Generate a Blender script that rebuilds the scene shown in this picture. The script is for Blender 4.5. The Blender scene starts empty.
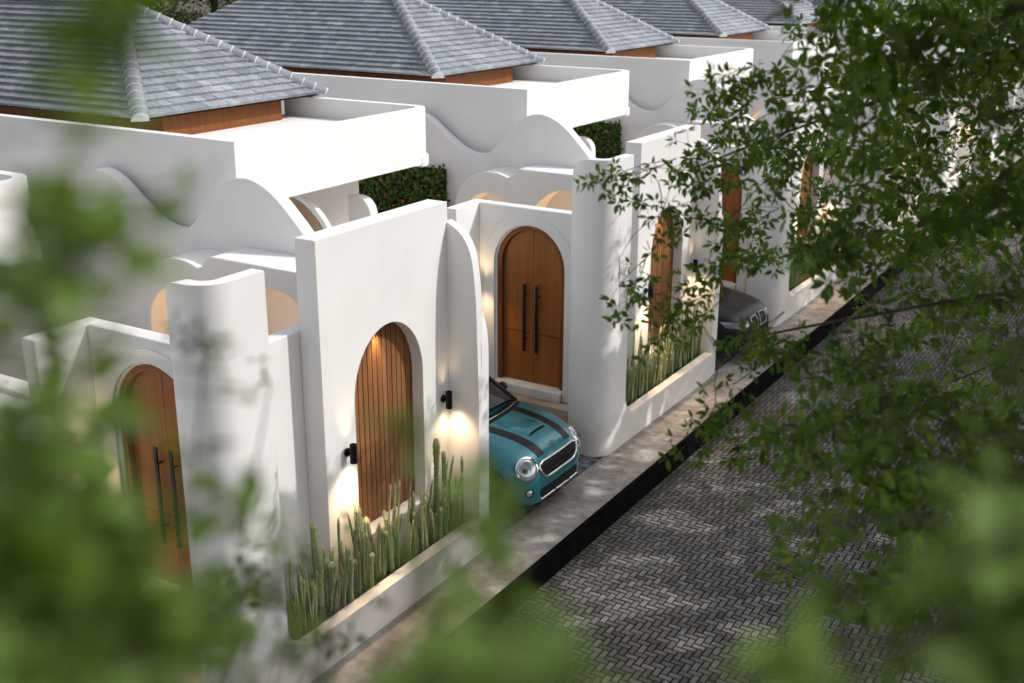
import bpy, bmesh, math, random
import numpy as np
from mathutils import Vector, Matrix
from mathutils.geometry import tessellate_polygon
from mathutils.bvhtree import BVHTree

R = math.radians
sc = bpy.context.scene
C = sc.collection
random.seed(7)
rng = np.random.default_rng(7)
PERIOD = 7.0                     # one terraced house every seven metres
ROOT = Vector((-8.0, 9.0, 0.0))  # base of the first house

# ------------------------------------------------------------------ camera
CAM = Vector((0, 0, 6.6))
F, PITCH, YAW, ROLL = 1157.4, R(18.4), R(31.44), R(0.19)
fw = Vector((-math.sin(YAW)*math.cos(PITCH), math.cos(YAW)*math.cos(PITCH), -math.sin(PITCH)))
rt0 = Vector((math.cos(YAW), math.sin(YAW), 0)); up0 = rt0.cross(fw)
rt = math.cos(ROLL)*rt0 + math.sin(ROLL)*up0
up = -math.sin(ROLL)*rt0 + math.cos(ROLL)*up0
cd = bpy.data.cameras.new('camera'); cam = bpy.data.objects.new('camera', cd); C.objects.link(cam)
cd.sensor_width = 36; cd.lens = F/1024*36; cd.clip_end = 600; cd.clip_start = 0.02
cam.matrix_world = Matrix(((rt.x, up.x, -fw.x, CAM.x), (rt.y, up.y, -fw.y, CAM.y), (rt.z, up.z, -fw.z, CAM.z), (0, 0, 0, 1)))
cd.dof.use_dof = True; cd.dof.focus_distance = 12.5; cd.dof.aperture_fstop = 1.6
sc.camera = cam

def at(x, y, d):
    """point seen at that pixel of the photograph at distance d along the lens axis"""
    return CAM + (fw + rt*((x-512)/F) - up*((y-341.5)/F))*d

# ------------------------------------------------------------------ light
sun_from = Vector((1.5, 1.0, 1.56)).normalized()
elev = math.asin(sun_from.z); azim = math.atan2(sun_from.x, sun_from.y)
w = bpy.data.worlds.new('World'); sc.world = w; w.use_nodes = True
nt = w.node_tree; nt.nodes.clear()
sky = nt.nodes.new('ShaderNodeTexSky'); sky.sky_type = 'NISHITA'; sky.sun_disc = False
sky.sun_elevation = elev; sky.sun_rotation = azim; sky.air_density = 1.0; sky.dust_density = 2.5; sky.ozone_density = 0.6
bg = nt.nodes.new('ShaderNodeBackground'); bg.inputs[1].default_value = 0.212
out = nt.nodes.new('ShaderNodeOutputWorld'); hs = nt.nodes.new('ShaderNodeHueSaturation'); hs.inputs['Saturation'].default_value = 0.3; nt.links.new(sky.outputs[0], hs.inputs['Color']); wm = nt.nodes.new('ShaderNodeMix'); wm.data_type = 'RGBA'; wm.blend_type = 'MULTIPLY'; wm.inputs[0].default_value = 1; wm.inputs[7].default_value = (1.0, 0.985, 0.975, 1); nt.links.new(hs.outputs[0], wm.inputs[6]); nt.links.new(wm.outputs[2], bg.inputs[0]); nt.links.new(bg.outputs[0], out.inputs[0])
sl = bpy.data.lights.new('sun', 'SUN'); sl.energy = 2.75; sl.angle = R(0.45); sl.color = (1.0, 0.97, 0.93)
so = bpy.data.objects.new('sun', sl); C.objects.link(so); so.location = (20, 15, 25)
so.rotation_euler = (-sun_from).to_track_quat('-Z', 'Y').to_euler()
sc.view_settings.view_transform = 'Standard'; sc.view_settings.look = 'None'; sc.view_settings.exposure = 0
sc.render.engine = 'CYCLES'

# ------------------------------------------------------------------ materials
def mat(name, base, rough=0.6, metal=0.0, coat=0.0, spec=0.5):
    m = bpy.data.materials.new(name); m.use_nodes = True
    b = m.node_tree.nodes['Principled BSDF']
    b.inputs['Base Color'].default_value = (*base, 1); b.inputs['Roughness'].default_value = rough
    b.inputs['Metallic'].default_value = metal; b.inputs['Coat Weight'].default_value = coat
    b.inputs['Specular IOR Level'].default_value = spec
    return m, m.node_tree, b

def node(t, kind, **kw):
    n = t.nodes.new(kind)
    for k, v in kw.items():
        if hasattr(n, k) and not isinstance(v, tuple) or k in ('operation', 'blend_type', 'data_type'): setattr(n, k, v)
        else: n.inputs[k].default_value = v
    return n

def noise(t, scale, detail=4, rough=0.55, coord='Object', stretch=None):
    tc = t.nodes.new('ShaderNodeTexCoord'); src = tc.outputs[coord]
    if stretch:
        mp = t.nodes.new('ShaderNodeMapping'); mp.inputs['Scale'].default_value = stretch
        t.links.new(src, mp.inputs[0]); src = mp.outputs[0]
    n = t.nodes.new('ShaderNodeTexNoise'); n.inputs['Scale'].default_value = scale
    n.inputs['Detail'].default_value = detail; n.inputs['Roughness'].default_value = rough
    t.links.new(src, n.inputs['Vector'])
    return n

def ramp(t, src, stops):
    r = t.nodes.new('ShaderNodeValToRGB')
    e = r.color_ramp.elements
    while len(e) < len(stops): e.new(0.5)
    for el, (p, c) in zip(e, stops): el.position = p; el.color = (*c, 1) if len(c) == 3 else c
    t.links.new(src, r.inputs[0]); return r

def mixc(t, a, b, fac, mode='MIX'):
    m = t.nodes.new('ShaderNodeMix'); m.data_type = 'RGBA'; m.blend_type = mode
    for sock, v in ((m.inputs[0], fac), (m.inputs[6], a), (m.inputs[7], b)):
        if hasattr(v, 'is_linked'): t.links.new(v, sock)
        elif isinstance(v, tuple): sock.default_value = (*v, 1)
        else: sock.default_value = v
    return m.outputs[2]

def bump(t, b, src, strength, dist=0.01):
    n = t.nodes.new('ShaderNodeBump'); n.inputs['Strength'].default_value = strength; n.inputs['Distance'].default_value = dist
    t.links.new(src, n.inputs['Height']); t.links.new(n.outputs[0], b.inputs['Normal'])

M = {}
def plaster():
    m, t, b = mat('white_plaster', (0.8, 0.785, 0.77), 0.9, spec=0.2)
    a = noise(t, 0.9, 5); r1 = ramp(t, a.outputs['Fac'], [(0.3, (0.755, 0.748, 0.74)), (0.7, (0.83, 0.824, 0.817))])
    s = noise(t, 2.2, 4, coord='Object', stretch=(3, 3, 0.25)); r2 = ramp(t, s.outputs['Fac'], [(0.35, (0.9, 0.89, 0.875)), (0.6, (1, 1, 1))])
    col = mixc(t, r1.outputs[0], r2.outputs[0], 0.12, 'MULTIPLY')
    g = t.nodes.new('ShaderNodeNewGeometry'); sp = t.nodes.new('ShaderNodeSeparateXYZ'); t.links.new(g.outputs['Position'], sp.inputs[0])
    d = noise(t, 3.0, 6)
    ad = t.nodes.new('ShaderNodeMath'); ad.operation = 'MULTIPLY_ADD'; t.links.new(d.outputs['Fac'], ad.inputs[0]); ad.inputs[1].default_value = -0.7
    t.links.new(sp.outputs[2], ad.inputs[2])
    dirt = ramp(t, ad.outputs[0], [(0.0, (0.72, 0.68, 0.63)), (0.22, (1, 1, 1))])
    col = mixc(t, col, dirt.outputs[0], 0.55, 'MULTIPLY')
    t.links.new(col, b.inputs['Base Color'])
    f = noise(t, 60, 5); bump(t, b, f.outputs['Fac'], 0.18, 0.004)
    return m
M['plaster'] = plaster()

def wood(name, c0, c1, rough=0.5, sc_=9):
    m, t, b = mat(name, c0, rough, spec=0.25)
    n = noise(t, sc_, 6, 0.6, stretch=(1, 1, 0.06)); n2 = noise(t, 60, 3, 0.6, stretch=(1, 1, 0.03))
    r = ramp(t, n.outputs['Fac'], [(0.3, c0), (0.7, c1)])
    r2 = ramp(t, n2.outputs['Fac'], [(0.35, (0.72, 0.7, 0.68)), (0.65, (1, 1, 1))])
    at_ = t.nodes.new('ShaderNodeAttribute'); at_.attribute_name = 'tint'
    rt_ = ramp(t, at_.outputs['Fac'], [(0, (0.72, 0.70, 0.66)), (1, (1.12, 1.1, 1.08))])
    c = mixc(t, r.outputs[0], r2.outputs[0], 0.6, 'MULTIPLY'); c = mixc(t, c, rt_.outputs[0], 1.0, 'MULTIPLY')
    t.links.new(c, b.inputs['Base Color']); bump(t, b, n2.outputs['Fac'], 0.15, 0.003)
    return m
M['door_wood'] = wood('door_wood', (0.27, 0.09, 0.02), (0.40, 0.15, 0.038), 0.4)
M['frame_wood'] = wood('door_frame_wood', (0.18, 0.058, 0.014), (0.27, 0.092, 0.026), 0.42)
M['slat_wood'] = wood('slat_wood', (0.24, 0.105, 0.04), (0.37, 0.17, 0.072), 0.5)
M['dark_wood'] = wood('dark_wood', (0.1, 0.045, 0.02), (0.16, 0.075, 0.035), 0.55)
M['fascia_wood'] = wood('fascia_wood', (0.2, 0.068, 0.017), (0.27, 0.098, 0.028), 0.6)

def tinted(name, stops, rough, fine=40, bstr=0.3, blotch=None, metal=0, stretch=None, fr=((0.72, 0.72, 0.72), (1.1, 1.1, 1.1)), patch=None):
    m, t, b = mat(name, stops[0][1], rough, metal)
    a = t.nodes.new('ShaderNodeAttribute'); a.attribute_name = 'tint'
    r = ramp(t, a.outputs['Fac'], stops); c = r.outputs[0]
    n = noise(t, fine, 5, 0.65, stretch=stretch); r2 = ramp(t, n.outputs['Fac'], [(0.3, fr[0]), (0.7, fr[1])])
    c = mixc(t, c, r2.outputs[0], 0.7, 'MULTIPLY')
    if blotch:
        n3 = noise(t, blotch, 4, 0.6); r3 = ramp(t, n3.outputs['Fac'], [(0.35, (0.78, 0.76, 0.74)), (0.65, (1.08, 1.06, 1.04))])
        c = mixc(t, c, r3.outputs[0], 0.8, 'MULTIPLY')
    if patch:   # broad stains: moss by the kerb, tyre darkening, oil
        n4 = noise(t, 0.35, 5, 0.6); r4 = ramp(t, n4.outputs['Fac'], [(0.35, (0.72, 0.71, 0.69)), (0.55, (1, 1, 1)), (0.75, (1.1, 1.08, 1.05))])
        c = mixc(t, c, r4.outputs[0], 0.9, 'MULTIPLY')
        g = t.nodes.new('ShaderNodeNewGeometry'); sp = t.nodes.new('ShaderNodeSeparateXYZ'); t.links.new(g.outputs['Position'], sp.inputs[0])
        n5 = noise(t, 2.5, 5); ad = t.nodes.new('ShaderNodeMath'); ad.operation = 'MULTIPLY_ADD'; t.links.new(n5.outputs['Fac'], ad.inputs[0]); ad.inputs[1].default_value = 0.5; t.links.new(sp.outputs[0], ad.inputs[2])
        mr = t.nodes.new('ShaderNodeMapRange'); mr.inputs['From Min'].default_value = -5.75; mr.inputs['From Max'].default_value = -5.2; mr.inputs['To Min'].default_value = 0.75; mr.inputs['To Max'].default_value = 0.0
        t.links.new(ad.outputs[0], mr.inputs['Value']); c = mixc(t, c, (0.055, 0.055, 0.022), mr.outputs[0])
    t.links.new(c, b.inputs['Base Color']); bump(t, b, n.outputs['Fac'], bstr, 0.006)
    return m
M['tile'] = tinted('roof_tile', [(0, (0.20, 0.225, 0.262)), (0.5, (0.275, 0.302, 0.342)), (1, (0.38, 0.41, 0.445))], 0.6, 16, 0.5, 1.2, stretch=(1, 1, 2.2), fr=((0.55, 0.57, 0.6), (1.35, 1.35, 1.34)))
M['collar'] = tinted('roof_mortar', [(0, (0.55, 0.56, 0.57)), (1, (0.7, 0.7, 0.7))], 0.8, 30, 0.3)
M['paver'] = tinted('paver_brick', [(0, (0.09, 0.088, 0.085)), (0.5, (0.178, 0.174, 0.168)), (0.85, (0.27, 0.263, 0.254)), (1, (0.25, 0.223, 0.2))], 0.82, 45, 0.5, 0.5, patch=True)
M['sett'] = tinted('carport_sett', [(0, (0.10, 0.10, 0.115)), (1, (0.2, 0.2, 0.225))], 0.75, 40, 0.5, 0.7)
m, t, b = mat('joint_sand', (0.018, 0.017, 0.016), 0.95); n = noise(t, 60, 4)
r = ramp(t, n.outputs['Fac'], [(0.3, (0.004, 0.004, 0.004)), (0.7, (0.012, 0.011, 0.010))]); t.links.new(r.outputs[0], b.inputs['Base Color']); M['joint'] = m

m, t, b = mat('pavement_concrete', (0.3, 0.28, 0.26), 0.8)
a = noise(t, 1.4, 6, 0.65); a2 = noise(t, 7, 5, 0.6); a3 = noise(t, 90, 4)
r1 = ramp(t, a.outputs['Fac'], [(0.3, (0.23, 0.205, 0.185)), (0.68, (0.46, 0.435, 0.41))]); r2 = ramp(t, a2.outputs['Fac'], [(0.32, (0.52, 0.48, 0.44)), (0.62, (1.05, 1.04, 1.03))])
r3 = ramp(t, a3.outputs['Fac'], [(0.3, (0.85, 0.85, 0.85)), (0.7, (1.08, 1.08, 1.08))])
c = mixc(t, r1.outputs[0], r2.outputs[0], 0.8, 'MULTIPLY'); c = mixc(t, c, r3.outputs[0], 0.7, 'MULTIPLY')
t.links.new(c, b.inputs['Base Color']); bump(t, b, a3.outputs['Fac'], 0.3, 0.004); M['concrete'] = m
m, t, b = mat('porch_marble', (0.42, 0.36, 0.3), 0.35)
a = noise(t, 2.5, 8, 0.65); r1 = ramp(t, a.outputs['Fac'], [(0.35, (0.3, 0.235, 0.18)), (0.6, (0.45, 0.38, 0.31))]); t.links.new(r1.outputs[0], b.inputs['Base Color']); M['marble'] = m
m, t, b = mat('kerb_paint', (0.003, 0.003, 0.003), 0.9, spec=0.05); a = noise(t, 12, 5)
r1 = ramp(t, a.outputs['Fac'], [(0.45, (0.002, 0.002, 0.002)), (0.8, (0.008, 0.0075, 0.007))]); t.links.new(r1.outputs[0], b.inputs['Base Color']); bump(t, b, a.outputs['Fac'], 0.2, 0.01); M['kerb'] = m
m, t, b = mat('soil', (0.06, 0.045, 0.03), 0.95); a = noise(t, 30, 6)
r1 = ramp(t, a.outputs['Fac'], [(0.3, (0.03, 0.022, 0.015)), (0.7, (0.10, 0.08, 0.06))]); t.links.new(r1.outputs[0], b.inputs['Base Color']); bump(t, b, a.outputs['Fac'], 0.8, 0.03); M['soil'] = m
m, t, b = mat('ground_earth', (0.09, 0.08, 0.06), 0.95); a = noise(t, 3, 6)
r1 = ramp(t, a.outputs['Fac'], [(0.3, (0.05, 0.045, 0.03)), (0.7, (0.11, 0.095, 0.07))]); t.links.new(r1.outputs[0], b.inputs['Base Color']); M['earth'] = m

M['black_metal'] = mat('black_metal', (0.012, 0.012, 0.013), 0.35, 0.6)[0]
m, t, b = mat('lamp_lens', (1, 0.85, 0.6), 0.3); b.inputs['Emission Color'].default_value = (1, 0.78, 0.48, 1); b.inputs['Emission Strength'].default_value = 9; M['lens'] = m
m, t, b = mat('handle_steel', (0.045, 0.045, 0.048), 0.3, 0.9); M['steel'] = m
def paint(name, c, rough=0.3):
    m, t, b = mat(name, c, rough, 0.35, 1.0); b.inputs['Coat Roughness'].default_value = 0.04
    n = noise(t, 5, 4); r_ = ramp(t, n.outputs['Fac'], [(0.3, (0.9, 0.9, 0.9)), (0.7, (1.05, 1.05, 1.05))]); cc = mixc(t, c, r_.outputs[0], 0.6, 'MULTIPLY'); t.links.new(cc, b.inputs['Base Color'])
    return m
M['teal'] = paint('teal_paint', (0.009, 0.165, 0.205), 0.4)
M['black_paint'] = mat('black_paint', (0.006, 0.006, 0.0065), 0.35, 0.0, 0.12, 0.25)[0]
M['stripe'] = mat('stripe_black', (0.006, 0.006, 0.007), 0.35, 0, 0.0, 0.3)[0]
M['chrome'] = mat('chrome', (0.75, 0.76, 0.78), 0.12, 1.0)[0]
M['alloy'] = mat('alloy', (0.10, 0.10, 0.105), 0.35, 0.9)[0]
M['rubber'] = mat('rubber', (0.015, 0.015, 0.015), 0.75)[0]
M['trim'] = mat('black_trim', (0.006, 0.006, 0.006), 0.6, spec=0.2)[0]
m, t, b = mat('car_glass', (0.03, 0.035, 0.04), 0.05, 0, 0.0); b.inputs['Specular IOR Level'].default_value = 1.0; M['glass'] = m
m, t, b = mat('headlight_glass', (0.42, 0.44, 0.46), 0.15, 0.5, 1.0); M['lamp_glass'] = m
m, t, b = mat('number_plate', (0.02, 0.02, 0.02), 0.5); M['plate'] = m
m, t, b = mat('tan_plaster', (0.36, 0.27, 0.18), 0.9); n = noise(t, 4, 4); r = ramp(t, n.outputs['Fac'], [(0.3, (0.32, 0.235, 0.155)), (0.7, (0.42, 0.32, 0.22))]); t.links.new(r.outputs[0], b.inputs['Base Color']); M['tan'] = m
M['dark_lens'] = mat('dark_headlight', (0.3, 0.31, 0.33), 0.15, 0.5, 0.6)[0]

def foliage(name, dark, mid, light, trans=0.4):
    m, t, b = mat(name, mid, 0.5, spec=0.18)
    a = t.nodes.new('ShaderNodeAttribute'); a.attribute_name = 'tint'
    r = ramp(t, a.outputs['Fac'], [(0, dark), (0.55, mid), (1, light)])
    n = noise(t, 25, 3); r2 = ramp(t, n.outputs['Fac'], [(0.3, (0.8, 0.8, 0.8)), (0.7, (1.1, 1.1, 1.1))]); c = mixc(t, r.outputs[0], r2.outputs[0], 0.7, 'MULTIPLY')
    t.links.new(c, b.inputs['Base Color'])
    tr = t.nodes.new('ShaderNodeBsdfTranslucent'); tc_ = mixc(t, c, (1.25, 1.25, 0.45), 1.0, 'MULTIPLY'); t.links.new(tc_, tr.inputs[0])
    mx = t.nodes.new('ShaderNodeMixShader'); mx.inputs[0].default_value = trans
    t.links.new(b.outputs[0], mx.inputs[1]); t.links.new(tr.outputs[0], mx.inputs[2])
    t.links.new(mx.outputs[0], t.nodes['Material Output'].inputs['Surface'])
    return m
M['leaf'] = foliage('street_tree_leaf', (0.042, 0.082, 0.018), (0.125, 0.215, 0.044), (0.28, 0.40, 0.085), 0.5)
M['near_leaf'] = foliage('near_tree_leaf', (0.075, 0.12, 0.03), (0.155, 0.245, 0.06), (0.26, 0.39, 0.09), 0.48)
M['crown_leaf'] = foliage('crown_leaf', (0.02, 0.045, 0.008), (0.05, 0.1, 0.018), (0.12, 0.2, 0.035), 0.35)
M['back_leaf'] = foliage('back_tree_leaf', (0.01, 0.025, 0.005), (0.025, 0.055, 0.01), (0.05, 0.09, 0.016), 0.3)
M['hedge_leaf'] = foliage('creeper_leaf', (0.022, 0.05, 0.014), (0.06, 0.115, 0.028), (0.14, 0.22, 0.05), 0.3)
M['flower'] = mat('red_flower', (0.42, 0.05, 0.03), 0.6)[0]
m, t, b = mat('bark', (0.11, 0.085, 0.065), 0.9); a = noise(t, 14, 6, 0.65, stretch=(1, 1, 0.25))
r1 = ramp(t, a.outputs['Fac'], [(0.3, (0.03, 0.024, 0.018)), (0.7, (0.085, 0.07, 0.055))]); t.links.new(r1.outputs[0], b.inputs['Base Color']); bump(t, b, a.outputs['Fac'], 0.6, 0.02); M['bark'] = m
M['cactus'] = tinted('cactus_skin', [(0, (0.065, 0.095, 0.03)), (0.5, (0.165, 0.225, 0.075)), (0.78, (0.34, 0.4, 0.17)), (1, (0.68, 0.66, 0.48))], 0.6, 40, 0.2)

# ------------------------------------------------------------------ mesh helpers
class MB:
    def __init__(s): s.v = []; s.f = []; s.t = []; s.m = []
    def add(s, verts, faces, tint=0.5, mi=0):
        o = len(s.v); s.v += [tuple(p) for p in verts]
        for f in faces: s.f.append(tuple(i+o for i in f)); s.t.append(tint); s.m.append(mi)
    def box(s, x0, x1, y0, y1, z0, z1, tint=0.5, mi=0):
        s.add([(x0,y0,z0),(x1,y0,z0),(x1,y1,z0),(x0,y1,z0),(x0,y0,z1),(x1,y0,z1),(x1,y1,z1),(x0,y1,z1)],
              [(0,3,2,1),(4,5,6,7),(0,1,5,4),(1,2,6,5),(2,3,7,6),(3,0,4,7)], tint, mi)
    def prism(s, outer, axis, a0, a1, holes=(), tint=0.5, mi=0):
        """extrude a 2D outline (with holes): axis 'x' -> (y,z), 'y' -> (x,z), 'z' -> (x,y)"""
        def p3(p, a): return {'x': (a, p[0], p[1]), 'y': (p[0], a, p[1]), 'z': (p[0], p[1], a)}[axis]
        loops = [list(outer)] + [list(h) for h in holes]
        flat = [p for l in loops for p in l]; n = len(flat)
        tris = tessellate_polygon([[Vector((p[0], p[1], 0)) for p in l] for l in loops])
        V = [p3(p, a0) for p in flat] + [p3(p, a1) for p in flat]
        Fc = [tuple(tr) for tr in tris] + [tuple(i+n for i in reversed(tr)) for tr in tris]
        o = 0
        for l in loops:
            k = len(l)
            for i in range(k):
                a, b_ = o+i, o+(i+1) % k
                Fc.append((a, b_, b_+n, a+n))
            o += k
        s.add(V, Fc, tint, mi)
    def tube(s, path, radii, n=8, tint=0.5, mi=0, cap=True):
        path = [Vector(p) for p in path]
        if not hasattr(radii, '__len__'): radii = [radii]*len(path)
        V = []; prev = None
        for i, p in enumerate(path):
            d = (path[min(i+1, len(path)-1)] - path[max(i-1, 0)]).normalized()
            if prev is None:
                a = d.orthogonal().normalized()
            else:
                a = (prev - d*prev.dot(d)).normalized() if (prev - d*prev.dot(d)).length > 1e-6 else d.orthogonal().normalized()
            prev = a; b_ = d.cross(a)
            for k in range(n):
                th = 2*math.pi*k/n; V.append(p + (a*math.cos(th) + b_*math.sin(th))*radii[i])
        Fc = []
        for i in range(len(path)-1):
            for k in range(n):
                Fc.append((i*n+k, i*n+(k+1) % n, (i+1)*n+(k+1) % n, (i+1)*n+k))
        if cap: Fc.append(tuple(range(n-1, -1, -1))); Fc.append(tuple(range((len(path)-1)*n, len(path)*n)))
        s.add(V, Fc, tint, mi)
    def lathe(s, prof, centre, axis, n=24, tint=0.5, mi=0):
        """prof: (radius, offset along axis)"""
        axis = Vector(axis).normalized(); a = axis.orthogonal().normalized(); b_ = axis.cross(a); c = Vector(centre); V = []; Fc = []
        for r_, h in prof:
            for k in range(n):
                th = 2*math.pi*k/n; V.append(c + axis*h + (a*math.cos(th)+b_*math.sin(th))*r_)
        for i in range(len(prof)-1):
            for k in range(n): Fc.append((i*n+k, i*n+(k+1) % n, (i+1)*n+(k+1) % n, (i+1)*n+k))
        if prof[0][0] > 1e-4: Fc.append(tuple(range(n-1, -1, -1)))
        if prof[-1][0] > 1e-4: Fc.append(tuple(range((len(prof)-1)*n, len(prof)*n)))
        s.add(V, Fc, tint, mi)
    def build(s, name, mats, parent=None, off=None, bevel=0.0, smooth=35, fix=True, subsurf=0):
        off = Vector(off) if off is not None else Vector((0, 0, 0))
        me = bpy.data.meshes.new(name)
        me.from_pydata([(p[0]-off.x, p[1]-off.y, p[2]-off.z) for p in s.v], [], s.f)
        if not isinstance(mats, (list, tuple)): mats = [mats]
        for m_ in mats: me.materials.append(m_)
        if len(mats) > 1: me.polygons.foreach_set('material_index', s.m)
        at_ = me.attributes.new('tint', 'FLOAT', 'FACE'); at_.data.foreach_set('value', s.t)
        if fix:
            bm = bmesh.new(); bm.from_mesh(me)
            bmesh.ops.remove_doubles(bm, verts=bm.verts, dist=1e-5)
            bmesh.ops.recalc_face_normals(bm, faces=bm.faces)
            if bevel: bmesh.ops.dissolve_limit(bm, angle_limit=R(0.5), verts=bm.verts, edges=bm.edges)
            bm.to_mesh(me); bm.free()
        if smooth:
            me.shade_smooth(); me.set_sharp_from_angle(angle=R(smooth))
        me.update()
        o = bpy.data.objects.new(name, me); C.objects.link(o); o.parent = parent
        if bevel:
            bv = o.modifiers.new('bevel', 'BEVEL'); bv.width = bevel; bv.segments = 2; bv.limit_method = 'ANGLE'; bv.angle_limit = R(40)
        if subsurf:
            ss = o.modifiers.new('subsurf', 'SUBSURF'); ss.levels = ss.render_levels = subsurf
        return o

def thing(name, label, cat, loc=(0, 0, 0), group=None, rotz=0):
    o = bpy.data.objects.new(name, None); C.objects.link(o); o.location = loc; o.rotation_euler.z = rotz; o.empty_display_size = 0.2
    o['label'] = label; o['category'] = cat
    if group: o['group'] = group
    return o
def tag(o, label, cat, group=None):
    o['label'] = label; o['category'] = cat
    if group: o['group'] = group
    return o
def struct(o): o['kind'] = 'structure'; return o

def dup(o, parent=None):
    c = o.copy(); C.objects.link(c)
    if parent is not None: c.parent = parent
    for ch in list(o.children): dup(ch, c)
    return c

def arc(cx, cy, r_, a0, a1, n=14, ry=None):
    ry = ry or r_
    return [(cx + r_*math.cos(R(a0+(a1-a0)*i/n)), cy + ry*math.sin(R(a0+(a1-a0)*i/n))) for i in range(n+1)]
def arch(cx, hw, zb, zs, zt, n=24):
    """arched opening outline: bottom zb, spring zs, crown zt"""
    return [(cx-hw, zb), (cx+hw, zb)] + arc(cx, zs, hw, 0, 180, n, zt-zs)
def arch_ring(cx, ho, hi, zb, zs, zo, zi, n=24):
    return [(cx-ho, zb)] + [(cx-hi, zb)] + arc(cx, zs, hi, 180, 0, n, zi-zs) + [(cx+hi, zb), (cx+ho, zb)] + arc(cx, zs, ho, 0, 180, n, zo-zs)
def smoothstep(a, b, x): tt = max(0, min(1, (x-a)/(b-a))); return tt*tt*(3-2*tt)
def catmull(pts, n=8):
    out_ = []
    P = [pts[0]] + list(pts) + [pts[-1]]
    for i in range(1, len(P)-2):
        for k in range(n):
            u = k/n; q = []
            for d in range(len(pts[0])):
                a, b_, c_, e = P[i-1][d], P[i][d], P[i+1][d], P[i+2][d]
                q.append(0.5*((2*b_) + (-a+c_)*u + (2*a-5*b_+4*c_-e)*u*u + (-a+3*b_-3*c_+e)*u**3))
            out_.append(tuple(q))
    out_.append(tuple(pts[-1])); return out_

# ------------------------------------------------------------------ the setting
def plane(name, x0, x1, y0, y1, z, m_):
    mb = MB(); nx, ny = 1, 1
    mb.add([(x0, y0, z), (x1, y0, z), (x1, y1, z), (x0, y1, z)], [(0, 1, 2, 3)]); return struct(mb.build(name, m_, smooth=0))
plane('ground', -400, 400, -400, 400, -0.36, M['earth'])
ROADX0, ROADX1, ZR = -5.86, 0.95, -0.30
mb = MB(); mb.box(ROADX0-0.05, ROADX1+0.05, -12, 75, -0.358, ZR-0.012)
struct(mb.build('road_bed', M['joint'], smooth=0))
# herringbone pavers, each a little bevelled block
def herringbone(x0, x1, y0, y1, cell, zt):
    nx = int((x1-x0)/cell); ny = int((y1-y0)/cell); V = []; Fc = []; T = []; g = 0.0078; bv = 0.005
    rr = random.Random(3)
    for i in range(nx):
        for j in range(ny):
            c_ = (i-j) % 4
            if c_ == 0: bx = (i, min(i+2, nx), j, j+1)
            elif c_ == 1 and i == 0: bx = (0, 1, j, j+1)
            elif c_ == 3 and j+1 < ny: bx = (i, i+1, j, j+2)
            else: continue
            a, b_, e, f_ = x0+bx[0]*cell+g, x0+bx[1]*cell-g, y0+bx[2]*cell+g, y0+bx[3]*cell-g
            z = zt + rr.uniform(-0.0025, 0.0025); tx = rr.uniform(-0.0015, 0.0015); ty = rr.uniform(-0.0015, 0.0015)
            o = len(V)
            V += [(a, e, zt-0.016), (b_, e, zt-0.016), (b_, f_, zt-0.016), (a, f_, zt-0.016),
                  (a+bv, e+bv, z-tx-ty), (b_-bv, e+bv, z+tx-ty), (b_-bv, f_-bv, z+tx+ty), (a+bv, f_-bv, z-tx+ty)]
            Fc += [(o+4, o+5, o+6, o+7), (o, o+1, o+5, o+4), (o+1, o+2, o+6, o+5), (o+2, o+3, o+7, o+6), (o+3, o, o+4, o+7)]
            tn = min(1, max(0, rr.gauss(0.48, 0.2))); T += [tn]*5
    mb = MB(); mb.v = V; mb.f = Fc; mb.t = T; mb.m = [0]*len(Fc); return mb
struct(herringbone(ROADX0, ROADX1, 2.0, 58.0, 0.0755, ZR).build('road', M['paver'], fix=False, smooth=0))
mb = MB(); mb.box(-6.62, -5.93, -12, 75, -0.3, 0.0)
for k in range(0): pass
struct(mb.build('pavement', M['concrete'], bevel=0.0, smooth=0))
mb = MB(); mb.box(-5.928, -5.865, -12, 75, -0.36, 0.004)
struct(mb.build('kerb', M['kerb'], bevel=0.012))
mb = MB(); mb.box(0.96, 1.12, -12, 75, -0.36, -0.16); mb.box(1.12, 9, -12, 75, -0.36, -0.19)
struct(mb.build('verge', [M['earth']], smooth=0))

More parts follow.
